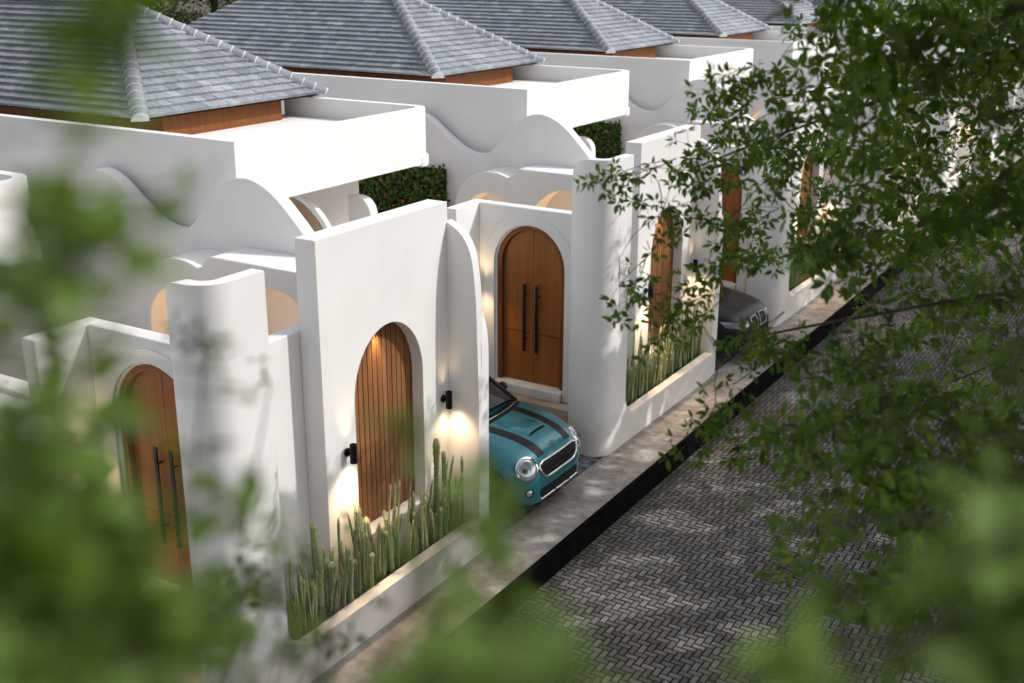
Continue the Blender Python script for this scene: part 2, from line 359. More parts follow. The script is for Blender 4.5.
# ------------------------------------------------------------------ a terraced house
ZP = 0.0
def tile_slope(mb, o, u, v, poly, n_rows, rowh, tw, seed, lift=0.04):
    """o eave origin, u along the eave, v up the slope (unit), poly convex in (u,v)"""
    rr = random.Random(seed); nrm = u.cross(v).normalized()
    if nrm.z < 0: nrm = -nrm
    us = [p[0] for p in poly]; u0, u1 = min(us), max(us)
    def clip(pts):
        m_ = len(poly)
        for i in range(m_):
            (ax, ay), (bx, by) = poly[i], poly[(i+1) % m_]; res = []
            def side(p): return (bx-ax)*(p[1]-ay) - (by-ay)*(p[0]-ax)
            for k in range(len(pts)):
                p, q = pts[k], pts[(k+1) % len(pts)]; sp, sq = side(p), side(q)
                if sp >= -1e-9: res.append(p)
                if (sp > 1e-9 and sq < -1e-9) or (sp < -1e-9 and sq > 1e-9):
                    tt = sp/(sp-sq); res.append((p[0]+(q[0]-p[0])*tt, p[1]+(q[1]-p[1])*tt))
            pts = res
            if len(pts) < 3: return []
        return pts
    for r_ in range(n_rows):
        v0, v1 = r_*rowh, (r_+1)*rowh + 0.012
        x = u0 - (tw/2 if r_ % 2 else 0)
        while x < u1:
            pts = clip([(x+0.004, v0), (x+tw-0.004, v0), (x+tw-0.004, v1), (x+0.004, v1)])
            if pts:
                tn = min(1, max(0, rr.gauss(0.45, 0.2))); lf = lift + rr.uniform(-0.004, 0.006)
                top = []; bot = []
                for p in pts:
                    h = lf*(1 - (p[1]-v0)/(v1-v0)) + 0.004
                    q = o + u*p[0] + v*p[1]; top.append(q + nrm*h); bot.append(q - nrm*0.004)
                k = len(pts)
                mb.add(top+bot, [tuple(range(k))] + [(i, (i+1) % k, (i+1) % k + k, i+k) for i in range(k)], tn)
            x += tw

def hip_cap(parent, a, b, name='hip_cap'):
    """half round ridge tiles with pale mortar collars from eave corner a to apex b"""
    a, b = Vector(a), Vector(b); d = (b-a); L = d.length; d.normalize()
    side = d.cross(Vector((0, 0, 1))).normalized(); upv = side.cross(d).normalized()
    mb = MB(); mc = MB(); n = max(2, round(L/0.2)); rr = random.Random(5)
    def half(mbx, s0, s1, r0, r1, tint, mi=0):
        V = []
        for s_, r_ in ((s0, r0), (s1, r1)):
            for k in range(9):
                th = math.pi*k/8; V.append(a + d*s_ + side*(math.cos(th)*r_) + upv*(math.sin(th)*r_*0.95 - 0.015))
        mbx.add(V, [(k, k+1, k+10, k+9) for k in range(8)] + [tuple(range(8, -1, -1)), tuple(range(9, 18))], tint, mi)
    for i in range(n):
        s0, s1 = L*i/n, L*(i+1)/n
        half(mb, s0-0.03, s1, 0.118, 0.108, rr.uniform(0.0, 0.5))
        half(mb, s0-0.038, s0-0.018, 0.123, 0.122, 0.5, 1)
    return mb.build(name, [M['tile'], M['collar']], parent, ROOT, smooth=50)

def lamp(parent, y, z, x=-7.0):
    mb = MB(); mb.lathe([(0.045, 0), (0.045, 0.02)], (x, y, z), (1, 0, 0)); mb.tube([(x+0.01, y, z), (x+0.06, y, z)], 0.014, 8)
    o = mb.build('wall_lamp', M['black_metal'], parent, ROOT, bevel=0)
    mb = MB(); c = (x+0.085, y, z)
    mb.lathe([(0.034, -0.10), (0.038, -0.10), (0.038, 0.10), (0.034, 0.10), (0.034, 0.085), (0.0, 0.085)], c, (0, 0, 1), 20)
    mb.lathe([(0.034, -0.10), (0.034, -0.085), (0.0, -0.085)], c, (0, 0, 1), 20)
    mb.build('lamp_shade', M['black_metal'], o, ROOT)
    for zz in (0.07, -0.07):
        mb = MB(); mb.lathe([(0.033, zz), (0.0, zz*1.01)], c, (0, 0, 1), 16); mb.build('lamp_lens', M['lens'], o, ROOT)
    return o

def spot(loc, direction, energy, angle, blend=0.5, size=0.03, color=(1.0, 0.70, 0.40)):
    l = bpy.data.lights.new('lamp_light', 'SPOT'); l.energy = energy; l.spot_size = R(angle); l.spot_blend = blend; l.shadow_soft_size = size; l.color = color
    o = bpy.data.objects.new('lamp_light', l); C.objects.link(o); o.location = loc
    o.rotation_euler = Vector(direction).to_track_quat('-Z', 'Y').to_euler(); return o

def make_house(label):
    h = thing('terraced_house', label, 'house', ROOT, 'white terraced houses along the street')
    P = M['plaster']; BV = 0.014
    def B(mb, name, m_=P, bevel=BV, **k): return mb.build(name, m_, h, ROOT, bevel=bevel, **k)
    # upper storey side wall, deck and parapet
    mb = MB(); mb.box(-20.5, -10.30, 10.32, 10.47, 2.0, 4.44); B(mb, 'side_wall', bevel=0)
    mb = MB()
    o_ = [(-10.30, 10.47)] + [(-10.30, 14.21)] + arc(-10.65, 14.21, 0.35, 0, 90, 8)[1:] + [(-13.2, 14.56), (-13.2, 14.42)] + \
         arc(-10.65, 14.21, 0.21, 90, 0, 8) + [(-10.44, 10.47)]
    mb.prism(o_, 'z', 3.6, 4.44); B(mb, 'parapet', bevel=0)
    mb = MB(); mb.prism([(-10.297, 14.2), (-10.285, 14.25)] + arc(-10.66, 14.25, 0.375, 0, 90, 8)[1:] + [(-11.6, 14.625), (-11.6, 14.2)], 'z', 3.56, 3.72); B(mb, 'parapet_ledge')
    mb = MB(); mb.box(-20.4, -10.443, 10.475, 14.415, 3.63, 4.13); B(mb, 'roof_deck', bevel=0)
    mb = MB(); mb.box(-11.6, -11.4, 12.25, 14.05, 0, 3.63); mb.box(-12.6, -12.4, 10.48, 14.4, 0, 3.63); mb.box(-20, -12.2, 14.5, 14.7, 0, 3.63); mb.box(-20.3, -20.1, 7.6, 14.6, 0, 3.63); B(mb, 'rear_wall')
    mb = MB(); mb.box(-12.0, -9.4, 10.3, 14.4, 2.0, 2.15); B(mb, 'balcony_floor', bevel=0)
    mb = MB()   # low wall with a rounded end on the balcony
    mb.prism([(-10.98, 2.15), (-10.56, 2.15), (-10.56, 2.98)] + arc(-10.82, 2.96, 0.26, 0, 90, 8)[1:] + [(-10.98, 3.22)], 'y', 13.25, 13.43); B(mb, 'balcony_wall')
    mb = MB()   # arched niche below the parapet
    mb.prism(arch_ring(-11.3, 1.08, 0.99, 2.15, 2.4, 3.5, 3.42), 'y', 12.1, 12.2); B(mb, 'niche_arch')
    mb = MB(); mb.prism(arch(-11.3, 1.0, 2.16, 2.4, 3.43), 'y', 12.14, 12.18); B(mb, 'niche_back', M['tan'], 0)
    # wavy wall
    wave = catmull([(-13.9, 3.45), (-13.55, 3.36), (-13.2, 3.5), (-12.85, 3.8), (-12.5, 3.95), (-12.16, 3.86), (-11.8, 3.60), (-11.44, 3.38), (-11.12, 3.31), (-10.85, 3.38),
                    (-10.55, 3.66), (-10.25, 3.96), (-9.95, 4.08), (-9.66, 4.05), (-9.37, 3.89), (-9.08, 3.62), (-8.87, 3.41), (-8.65, 3.27), (-8.4, 3.22), (-7.26, 3.22)], 5)
    mb = MB(); mb.prism([(-20.0, 0), (-7.26, 0)] + list(reversed(wave)) + [(-20.0, 3.45)], 'y', 10.0, 10.2); B(mb, 'wavy_wall')
    # arcade box in front of it, with two lit niches
    prof = [(-11.22, 0.0), (-7.262, 0.0), (-7.262, 3.25), (-9.84, 3.25)] + arc(-9.86, 3.07, 0.18, 90, 165, 6)[1:] + [(-10.08, 3.10)] + arc(-10.45, 2.35, 0.77, 66, 180, 16, 0.80)
    a1 = arch(-10.5, 0.53, 0.2, 2.25, 2.78); a2 = arch(-8.95, 0.75, 0.2, 2.25, 2.98)
    mb = MB(); mb.prism(prof, 'y', 9.4, 9.85, holes=[a1, a2]); mb.prism(prof, 'y', 9.85, 9.997); B(mb, 'arcade')
    # entry block: door wall, side wall to the street, pier, roof
    door = arch(-8.26, 0.57, 0.51, 2.33, 2.93)
    mb = MB(); mb.prism([(-9.13, 0), (-7.27, 0), (-7.27, 3.19), (-9.13, 3.19)], 'y', 7.0, 7.2, holes=[door]); B(mb, 'entry_wall')
    mb = MB(); mb.box(-7.42, -7.254, 7.203, 8.3, 0, 3.188); B(mb, 'entry_side_wall')
    mb = MB(); mb.box(-9.32, -9.132, 6.4, 7.2, 0, 3.19); mb.box(-11.0, -10.8, 3.4, 7.2, 0, 2.2); mb.box(-10.8, -9.32, 7.05, 7.2, 0, 2.2); B(mb, 'carport_wall')
    mb = MB(); mb.box(-11.2, -7.42, 7.2, 9.4, 0.0, 0.17); B(mb, 'courtyard_floor', M['marble'], bevel=0)
    mb = MB(); mb.prism(arch_ring(-8.26, 0.76, 0.59, 0.36, 2.33, 3.09, 2.95), 'y', 6.965, 6.999); B(mb, 'arch_moulding', bevel=0.01)
    mb = MB(); mb.box(-9.1, -7.3, 6.72, 6.962, 0.17, 0.36); B(mb, 'door_step', M['marble'])
    mb = MB(); mb.box(-8.83, -7.69, 6.9, 7.05, 0.36, 0.508); B(mb, 'door_sill')
    # the door
    d = MB(); d.prism(arch_ring(-8.26, 0.568, 0.50, 0.512, 2.33, 2.928, 2.862), 'y', 7.03, 7.19)
    fr = B(d, 'door', M['frame_wood'], 0.006)
    for sgn in (-1, 1):
        xa, xb = (-8.757, -8.263) if sgn < 0 else (-8.257, -7.763)
        pr = [(xa, 0.52), (xb, 0.52)]
        full = arc(-8.26, 2.33, 0.497, 0, 180, 32, 0.53)
        if sgn > 0: pr += [p for p in full if p[0] >= xa-1e-6] + [(xa, 2.86)]
        else: pr += [(xb, 2.86)] + [p for p in full if p[0] <= xb+1e-6]
        d = MB(); d.prism(pr, 'y', 7.10, 7.15)
        lf = d.build('door_leaf', M['door_wood'], fr, ROOT, bevel=0.004)
        d = MB(); d.box(xa+0.03, xb-0.03, 7.097, 7.104, 1.285, 1.30, 0.1); d.build('door_groove', M['dark_wood'], fr, ROOT, smooth=0)
        hx = -8.26 + sgn*0.105
        d = MB(); d.box(hx-0.022, hx+0.022, 7.015, 7.04, 1.02, 2.06)
        for zz in (1.2, 1.88): d.tube([(hx, 7.035, zz), (hx, 7.102, zz)], 0.012, 8)
        d.build('handle', M['steel'], fr, ROOT, bevel=0.004)
    # street front: slab with the arched slat panel
    op = arch(9.01, 0.585, 0.80, 2.33, 3.02)
    mb = MB(); mb.prism([(7.95, 0), (10.10, 0), (10.10, 4.10), (7.95, 4.10)], 'x', -7.15, -7.0, holes=[op]); mb.prism([(7.95, 0), (10.10, 0), (10.10, 4.10), (7.95, 4.10)], 'x', -7.25, -7.15, holes=[[(8.25, 0.72), (9.98, 0.72), (9.98, 3.25), (8.25, 3.25)]]); B(mb, 'front_wall')
    mb = MB(); mb.box(-7.15, -6.985, 8.40, 9.62, 0.70, 0.802); B(mb, 'front_sill')
    mb = MB(); rr = random.Random(2)
    y = 8.27
    while y < 9.88:
        mb.box(-7.20, -7.16, y+0.004, y+0.074, 0.80, 3.2, rr.uniform(0.2, 0.95)); y += 0.082
    mb.box(-7.23, -7.193, 8.27, 9.97, 0.80, 3.21, 0.0)
    B(mb, 'slat_panel', M['slat_wood'], 0.004)
    mb = MB(); mb.box(-7.5, -7.25, 9.98, 10.0, 0, 3.2); B(mb, 'front_return', bevel=0)
    # screen: rounded column, planter wall, fin
    mb = MB()
    prof = [(6.52, 0), (10.1, 0), (10.1, 0.41), (7.18, 0.41)] + arc(7.18, 0.76, 0.35, 270, 180, 10, 0.35)[1:] + [(6.83, 4.13), (6.52, 4.13)]
    mb.prism(prof, 'x', -6.72, -6.58)   # and the curved shell of the column: plan curve, height falling round its outer corner
    plan = [(-6.58, 6.52)] + [(-6.58, 6.47)] + [(-6.84+0.26*math.cos(R(a)), 6.43-0.26*math.sin(R(a))) for a in range(0, 91, 9)] + [(-6.9, 6.17), (-6.96, 6.174), (-7.0, 6.185), (-7.06, 6.21), (-7.11, 6.24), (-7.15, 6.27), (-7.19, 6.305), (-7.22, 6.335), (-7.235, 6.355), (-7.245, 6.37)]
    V = []; th = 0.14
    tops = []
    for i, (x, y) in enumerate(plan):
        zt = 4.13
        if x < -6.9: dd = min(1, (-6.9-x)/0.345); zt = 4.13 - 0.34*(1-math.sqrt(max(0, 1-dd*dd)))
        tops.append(zt)
    for i, (x, y) in enumerate(plan):
        p0 = Vector(plan[max(i-1, 0)]); p1 = Vector(plan[min(i+1, len(plan)-1)]); dv = (p1-p0).normalized(); nv = Vector((dv.y, -dv.x))
        inner = Vector((x, y)) - nv*th if True else 0
        if (inner - Vector((-7.0, 6.6))).length > (Vector((x, y)) - Vector((-7.0, 6.6))).length: inner = Vector((x, y)) + nv*th
        V += [(x, y, 0), (x, y, tops[i]), (inner.x, inner.y, tops[i]), (inner.x, inner.y, 0)]
    Fc = []
    for i in range(len(plan)-1):
        for k in range(4): a, b_ = i*4+k, i*4+(k+1) % 4; Fc.append((a, b_, b_+4, a+4))
    Fc += [(0, 1, 2, 3), tuple((len(plan)-1)*4+k for k in (3, 2, 1, 0))]
    mb.add(V, Fc); B(mb, 'screen_wall', bevel=0, smooth=45)
    mb = MB()
    fin = [(-7.03, 0), (-6.60, 0), (-6.60, 2.0), (-6.625, 3.0), (-6.65, 3.3)] + catmull([(-6.665, 3.42), (-6.70, 3.58), (-6.78, 3.73), (-6.88, 3.82), (-7.0, 3.88), (-7.03, 3.885)], 4)
    mb.prism(fin, 'y', 10.086, 10.21); B(mb, 'fin_wall')
    mb = MB()
    fin2 = [(-7.0, 0), (-6.603, 0), (-6.603, 2.35)] + catmull([(-6.606, 2.5), (-6.63, 2.7), (-6.72, 2.9), (-7.0, 3.0)], 4)
    mb.prism(fin2, 'y', 10.15, 10.31); B(mb, 'fin_base')
    mb = MB(); mb.box(-6.998, -6.722, 6.9, 10.1, 0.0, 0.31); B(mb, 'planter_soil', M['soil'], 0)
    # lamps
    lamp(h, 8.27, 1.86); lamp(h, 9.96, 1.88)
    # roof
    AP = Vector((-14.95, 12.74, 5.92)); E0 = Vector((-12.53, 10.84, 4.50)); E1 = Vector((-12.53, 14.64, 4.50))
    rf = MB(); zz = 4.465
    rf.add([(-12.58, 10.89, zz), (-12.58, 14.59, zz), (-20.9, 14.59, zz), (-20.9, 10.89, zz), (-14.95, 12.74, 5.88), (-18.4, 12.74, 5.88)],
           [(0, 1, 4), (1, 2, 5, 4), (3, 0, 4, 5), (2, 3, 5), (0, 3, 2, 1)], 0.1)
    roof = B(rf, 'roof', M['dark_wood'], 0, smooth=0)
    tl = MB(); nr = 17
    vf = Vector((AP.x-E0.x, 0, AP.z-E0.z)); Lf = vf.length; vf.normalize()
    tile_slope(tl, E0, Vector((0, 1, 0)), vf, [(0, 0), (3.8, 0), (1.9, Lf)], nr, Lf/nr, 0.21, 11)
    vs = Vector((0, 1.9, AP.z-E0.z)); Ls = vs.length; vs.normalize()
    tile_slope(tl, Vector((-20.92, 10.84, 4.5)), Vector((1, 0, 0)), vs, [(0, 0), (8.39, 0), (5.97, Ls), (2.52, Ls)], nr, Ls/nr, 0.21, 12)
    vb = Vector((0, -1.9, AP.z-E0.z)).normalized()
    tile_slope(tl, Vector((-12.53, 14.64, 4.5)), Vector((-1, 0, 0)), vb, [(0, 0), (8.39, 0), (5.87, Ls), (2.42, Ls)], nr, Ls/nr, 0.21, 13)
    tl.build('roof_tiles', M['tile'], roof, ROOT, smooth=0)
    hip_cap(roof, E0, AP); hip_cap(roof, E1, AP); hip_cap(roof, AP, Vector((-18.4, 12.74, 5.92)), 'ridge_cap')
    mb = MB(); mb.box(-20.6, -12.78, 11.45, 13.9, 4.131, 4.46); B(mb, 'fascia', M['fascia_wood'], 0.005)
    # porch floor and setts of the carport
    mb = MB(); mb.box(-10.8, -7.28, 5.72, 6.998, 0.0, 0.17); mb.box(-10.8, -7.75, 3.4, 5.72, -0.02, 0.006); B(mb, 'porch_floor', M['marble'], 0.008)
    mb = MB(); rr = random.Random(9)
    mb.box(-7.75, -6.64, 3.31, 6.16, -0.03, -0.012, 0.0)
    yy = 3.33; row = 0
    while yy < 6.12:
        xx = -7.74 + (0.05 if row % 2 else 0); 
        while xx < -6.7:
            mb.box(xx+0.006, xx+0.118, yy+0.006, yy+0.118, -0.012, 0.004+rr.uniform(-0.003, 0.003), rr.uniform(0.1, 1)); xx += 0.124
        yy += 0.124; row += 1
    B(mb, 'carport_paving', M['sett'], 0)
    return h

ORD = {-1: 'white terraced house nearest the camera, cut off by the left edge of the photo',
       0: 'white terraced house in front, rounded column, slatted arch and tall cacti in its planter',
       1: 'white terraced house behind the teal car with its arched double door in full view',
       2: 'white terraced house with the black car in its carport, next beyond the teal car',
       3: 'white terraced house one beyond the black car, its slatted arch half behind leaves',
       4: 'white terraced house two beyond the black car, mostly behind the street trees',
       5: 'white terraced house three beyond the black car, glimpsed through dense leaves',
       6: 'farthest white terraced house, glimpsed between leaves at the right'}
houses = {}
h0 = make_house(ORD[0]); houses[0] = h0
for k in (-1, 1, 2, 3, 4, 5, 6):
    c_ = dup(h0); c_.location = ROOT + Vector((0, PERIOD*k, 0)); c_['label'] = ORD[k]; houses[k] = c_

# lit lamps (the photo shows them glowing)
for k in range(-1, 5):
    dy = PERIOD*k
    for y, z in ((8.27, 1.86), (9.96, 1.88)):
        spot((-6.915, y+dy, z+0.10), (-0.12, 0, 1), 9 if y < 9 else 5, 70, 1.0, 0.06)
        spot((-6.915, y+dy, z-0.10), (-0.12, 0, -1), 9 if y < 9 else 4, 74, 1.0, 0.06)
        spot((-6.90, y+dy, z-0.11), (0.2, -0.1, -1), 85 if y < 9 else 30, 125, 1.0, 0.08)
    spot((-7.10, 8.98+dy, 2.93), (-0.16, 0, -1), 22, 62, 0.9)                      # downlight above the slats
    spot((-9.06, 6.75+dy, 2.0), (0.12, 0.2, 1), 14, 100, 1.0, 0.08); spot((-9.06, 6.75+dy, 1.95), (0.2, 0.1, -1), 60 if k == 0 else 18, 110, 1.0, 0.08)
    spot((-10.4, 9.6+dy, 0.5), (0, 0.05, 1), 110, 120, 0.9, 0.05, (1, .6, .28)); spot((-8.3, 9.62+dy, 0.9), (-0.12, 0.05, 1), 130, 110, 0.9, 0.05, (1, .6, .28))

# ------------------------------------------------------------------ creeper panels
def creeper_mesh(seed):
    rr = random.Random(seed); mb = MB(); mf = MB()
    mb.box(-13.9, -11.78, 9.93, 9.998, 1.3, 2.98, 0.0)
    for _ in range(5200):
        x = rr.uniform(-13.95, -11.72); z = rr.uniform(1.3, 2.98) + 0.1*rr.random()**3; y = 9.92 - rr.random()**2*0.24
        L = rr.uniform(0.05, 0.11); a = rr.uniform(0, 6.28); d = Vector((math.cos(a), rr.uniform(-0.8, 0.1), math.sin(a)*0.9 - 0.4)).normalized()
        s_ = d.cross(Vector((rr.uniform(-.5, .5), -1, rr.uniform(-.5, .5)))).normalized()*L*0.32; p = Vector((x, y, z))
        red = rr.random() < 0.035
        (mb).add([p, p+d*L*0.5+s_, p+d*L, p+d*L*0.5-s_], [(0, 1, 2, 3)], rr.random(), 1 if red else 0)
    return mb
for k, lb in ((1, 'dark creeper with small red flowers on the wall above the arched double door'),
              (2, 'flowering creeper panel beside the wavy wall of the house with the black car'),
              (3, 'flowering creeper panel on the wavy wall one house beyond the black car')):
    if k == 1: cm = creeper_mesh(4).build('creeper_panel', [M['hedge_leaf'], M['flower']], None, (-12.8, 9.95, 1.3), fix=False, smooth=0); cp = cm
    else: cp = cm.copy(); C.objects.link(cp)
    cp.location = (-12.8, 9.95+PERIOD*k, 1.3)
    tag(cp, lb, 'creeper', 'creeper panels on the house walls')

# ------------------------------------------------------------------ cacti
def cactus_stem(mb, base, hgt, rad, rr, lean):
    n = 14 if rad > 0.03 else 10; nb = max(5, int(hgt/0.1)); us = [0.9*i/nb for i in range(nb)] + [1-0.1*math.cos(R(a)) for a in (0, 25, 45, 62, 76, 86)]; us = us[:-6] + [0.90, 0.935, 0.962, 0.982, 0.994, 1.0]; lv = len(us)-1; V = []; T = []
    ph = rr.uniform(0, 6.28); tone = rr.uniform(0.35, 0.72); sp_ = min(0.012, rad*0.28)
    for i in range(lv+1):
        u = us[i]; z = hgt*u; r_ = rad*(0.82+0.18*math.sin(u*9+ph))
        if u > 0.9: r_ *= math.sqrt(max(0.03, 1-((u-0.9)/0.1)**2))
        cx, cy = base[0]+lean[0]*u*u*hgt, base[1]+lean[1]*u*u*hgt
        for k in range(n):
            th = 2*math.pi*k/n + ph; rk = r_*(1.0 if k % 2 == 0 else 0.68)
            V.append((cx+math.cos(th)*rk, cy+math.sin(th)*rk, base[2]+z))
    o = len(mb.v); mb.v += V
    for i in range(lv):
        for k in range(n):
            mb.f.append((o+i*n+k, o+i*n+(k+1) % n, o+(i+1)*n+(k+1) % n, o+(i+1)*n+k))
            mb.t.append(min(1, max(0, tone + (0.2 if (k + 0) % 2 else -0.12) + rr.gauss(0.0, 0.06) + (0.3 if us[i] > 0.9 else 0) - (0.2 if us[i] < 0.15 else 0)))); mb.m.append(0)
    mb.f.append(tuple(o+lv*n+k for k in range(n))); mb.t.append(0.9); mb.m.append(0)
    # pale spines along the ribs
    for i in range(lv):
        for k in range(0, n, 2):
            p = Vector(V[i*n+k]); q = Vector(V[(i+1)*n+k]); p = (p+q)/2 if i % 1 == 0 else p
            ctr = Vector((base[0]+lean[0]*us[i]**2*hgt, base[1]+lean[1]*us[i]**2*hgt, p.z)); d = (p-ctr).normalized()
            tg = Vector((-d.y, d.x, 0))
            mb.add([p+tg*sp_*0.3-Vector((0, 0, sp_)), p-tg*sp_*0.3-Vector((0, 0, sp_)), p+d*sp_-tg*0.002, p+Vector((0, 0, sp_))+d*0.002], [(0, 1, 2), (1, 3, 2), (3, 0, 2)], 0.97)
def cactus_clump(stems, seed, origin):
    rr = random.Random(seed); mb = MB()
    for (dx, dy, hh, rd) in stems: cactus_stem(mb, (dx, dy, -0.02), hh, rd, rr, (rr.uniform(-.1, .1), rr.uniform(-.1, .1)) if rd < 0.03 else (rr.uniform(-.03, .03), rr.uniform(-.03, .03)))
    return mb.build('columnar_cactus', M['cactus'], None, (0, 0, 0), fix=False, smooth=0)
rr = random.Random(21); protos = []
for s_ in range(7):
    st = [(rr.uniform(-.09, .09), rr.uniform(-.17, .17), rr.uniform(0.38, 0.72) + (0.3 if rr.random() < 0.12 else 0), rr.choice((0.013, 0.015, 0.017, 0.02, 0.022, 0.028))) for _ in range(11)]
    protos.append(cactus_clump(st, s_, None))
tall = [cactus_clump([(0, 0, 1.12, 0.052), (0.05, 0.12, 0.62, 0.045), (-0.03, -0.1, 0.5, 0.04)], 31, None),
        cactus_clump([(0, 0, 1.0, 0.05), (-0.04, 0.12, 0.80, 0.05), (0.03, -0.12, 0.45, 0.045)], 32, None),
        cactus_clump([(0, 0, 1.25, 0.042), (0.02, 0.14, 1.05, 0.038), (-0.03, -0.2, 0.7, 0.035)], 33, None)]
GL = {0: ('clump of green ribbed cactus in the planter below the nearest slatted arch', 'cactus clumps in the nearest planter'),
      1: ('clump of slender upright cactus in the planter between teal car and black car', 'cactus clumps in the planter beyond the teal car'),
      2: ('clump of cactus in the planter just beyond the black car', 'cactus clumps in the planter beyond the black car')}
first = set()
for k in (0, 1, 2):
    y = 7.12; i = 0
    while y < 9.95:
        p = protos[(i*3+k) % 7]
        o = p if id(p) not in first else p.copy()
        if o is not p: C.objects.link(o)
        first.add(id(p))
        o.location = (-6.86 + rr.uniform(-.03, .03), y + PERIOD*k, 0.31); o.rotation_euler.z = rr.choice((0, math.pi)); s_ = rr.uniform(0.88, 1.18)
        o.scale = (1, 1, s_ if k else s_*0.95)
        tag(o, GL[k][0], 'cactus', GL[k][1]); y += 0.25; i += 1
for o, y, lb in ((tall[0], 7.62, 'tall pale tipped cactus at the left end of the nearest planter'),
                 (tall[1], 8.28, 'thick tall cactus standing below the left wall lamp in the nearest planter'),
                 (tall[2], 9.62, 'tallest cactus pair at the right end of the nearest planter beside the fin')):
    o.location = (-6.87, y, 0.31); tag(o, lb, 'cactus')
oo = tall[0].copy(); C.objects.link(oo); oo.location = (-6.87, 7.35+7, 0.31); tag(oo, 'single tall cactus at the rounded planter corner beyond the teal car', 'cactus')

# ------------------------------------------------------------------ cars
def make_car(name, label, X, Y, paintm, spec):
    S = spec['scale']; root = thing(name, label, 'car', (X, Y, 0.006)); root.scale = (S, S, S)
    bm = bmesh.new(); rings = []
    for st in spec['stations']:
        x, zb, yb, ys, ym, zm, ysh, zsh, yh, zh, zc = st
        half = [(yb, zb), (ys, zb+0.07), (ym, zm), (ysh, zsh), (yh, zh), (yh*0.5, zc-(zc-zh)*0.25), (0, zc)]
        ring = [(0, zb)] + half + [(-a, b_) for a, b_ in reversed(half[:-1])]
        rings.append([bm.verts.new((x, a, b_)) for a, b_ in ring])
    n = len(rings[0])
    for i in range(len(rings)-1):
        for k in range(n): bm.faces.new((rings[i][k], rings[i][(k+1) % n], rings[i+1][(k+1) % n], rings[i+1][k]))
    for rg in (rings[0], rings[-1]):   # quads across each end
        for k in range(0, n//2-0):
            a, b_ = rg[k], rg[(k+1) % n]; c_, d_ = rg[(n-k-1) % n], rg[(n-k) % n]
            vs_ = []
            for v in (a, b_, c_, d_):
                if v not in vs_: vs_.append(v)
            if len(vs_) >= 3:
                try: bm.faces.new(vs_)
                except ValueError: pass
    bmesh.ops.recalc_face_normals(bm, faces=bm.faces)
    me = bpy.data.meshes.new('tmp'); bm.to_mesh(me); bm.free()
    tmp = bpy.data.objects.new('tmp', me); C.objects.link(tmp); ss = tmp.modifiers.new('s', 'SUBSURF'); ss.levels = ss.render_levels = 3
    dg = bpy.context.evaluated_depsgraph_get(); ev = tmp.evaluated_get(dg); me2 = bpy.data.meshes.new_from_object(ev)
    bpy.data.objects.remove(tmp)
    bm = bmesh.new(); bm.from_mesh(me2); bvh = BVHTree.FromBMesh(bm)
    ax = spec['axles']; wr = spec['wr']; wy = spec['wy']
    dele = [f for f in bm.faces if abs(f.calc_center_median().y) > wy-0.25 and any((f.calc_center_median().x-a)**2 + (f.calc_center_median().z-wr)**2 < (wr+0.045)**2 for a in ax)]
    bmesh.ops.delete(bm, geom=dele, context='FACES'); bm.to_mesh(me2); bm.free()
    me2.materials.clear(); me2.materials.append(paintm); me2.shade_smooth(); me2.name = 'body'
    body = bpy.data.objects.new('body', me2); C.objects.link(body); body.parent = root
    def cast(o, d, off=0.004):
        h = bvh.ray_cast(Vector(o), Vector(d)); 
        return (h[0] + h[1]*off if h[1].dot(Vector(d)) < 0 else h[0] - h[1]*off) if h[0] is not None else None
    def patch(nm, us, vs, fn, m_, parent=root, thick=0.0):
        mb = MB(); G = [[fn(u, v) for v in vs] for u in us]; idx = {}
        for i, row in enumerate(G):
            for j, p in enumerate(row):
                if p is not None: idx[(i, j)] = len(mb.v); mb.v.append(tuple(p))
        for i in range(len(us)-1):
            for j in range(len(vs)-1):
                q = [(i, j), (i+1, j), (i+1, j+1), (i, j+1)]
                if all(a in idx for a in q): mb.f.append(tuple(idx[a] for a in q)); mb.t.append(0.5); mb.m.append(0)
        return mb.build(nm, m_, parent, smooth=60)
    lin = lambda a, b_, k: [a+(b_-a)*i/k for i in range(k+1)]
    # wheels, arches, wheel wells
    for a in ax:
        for s_ in (-1, 1):
            wh = MB(); wh.lathe([(0.05, 0.0), (wr*0.62, 0.02), (wr*0.66, 0.03)], (a, s_*(wy-0.03), wr), (0, s_, 0), 28)
            for q in range(10):
                th = 2*math.pi*q/10; wh.tube([(a+0.04*math.cos(th), s_*(wy-0.005), wr+0.04*math.sin(th)), (a+wr*0.64*math.cos(th), s_*(wy+0.0), wr+wr*0.64*math.sin(th))], 0.014, 6)
            ww = wh.build('wheel', M['alloy'], root, smooth=40)
            ty = MB(); ty.lathe([(wr*0.66, -0.19), (wr*0.93, -0.19), (wr, -0.15), (wr, -0.04), (wr*0.94, 0.0), (wr*0.68, 0.01), (wr*0.64, -0.02)], (a, s_*wy, wr), (0, s_, 0), 32)
            ty.build('tyre', M['rubber'], ww, smooth=50)
            we = MB(); we.lathe([(wr+0.05, -0.30), (wr+0.05, -0.02)], (a, s_*wy, wr), (0, s_, 0), 28); we.build('wheel_well', M['trim'], root, smooth=50)
            ar = MB(); V = []
            for q in range(25):
                th = R(-15 + 210*q/24)
                for r_, yo in ((wr+0.035, -0.10), (wr+0.035, 0.03), (wr+0.05, 0.045), (wr+0.10, 0.03), (wr+0.115, -0.02)):
                    V.append((a+math.cos(th)*r_, s_*(wy+yo), wr+math.sin(th)*r_))
            ar.add(V, [(i*5+j, i*5+j+1, (i+1)*5+j+1, (i+1)*5+j) for i in range(24) for j in range(4)]); ar.build('wheel_arch', spec['archm'], root, smooth=50)
    # greenhouse
    g = spec['gh']; z0, z1 = g['z0'], g['z1']
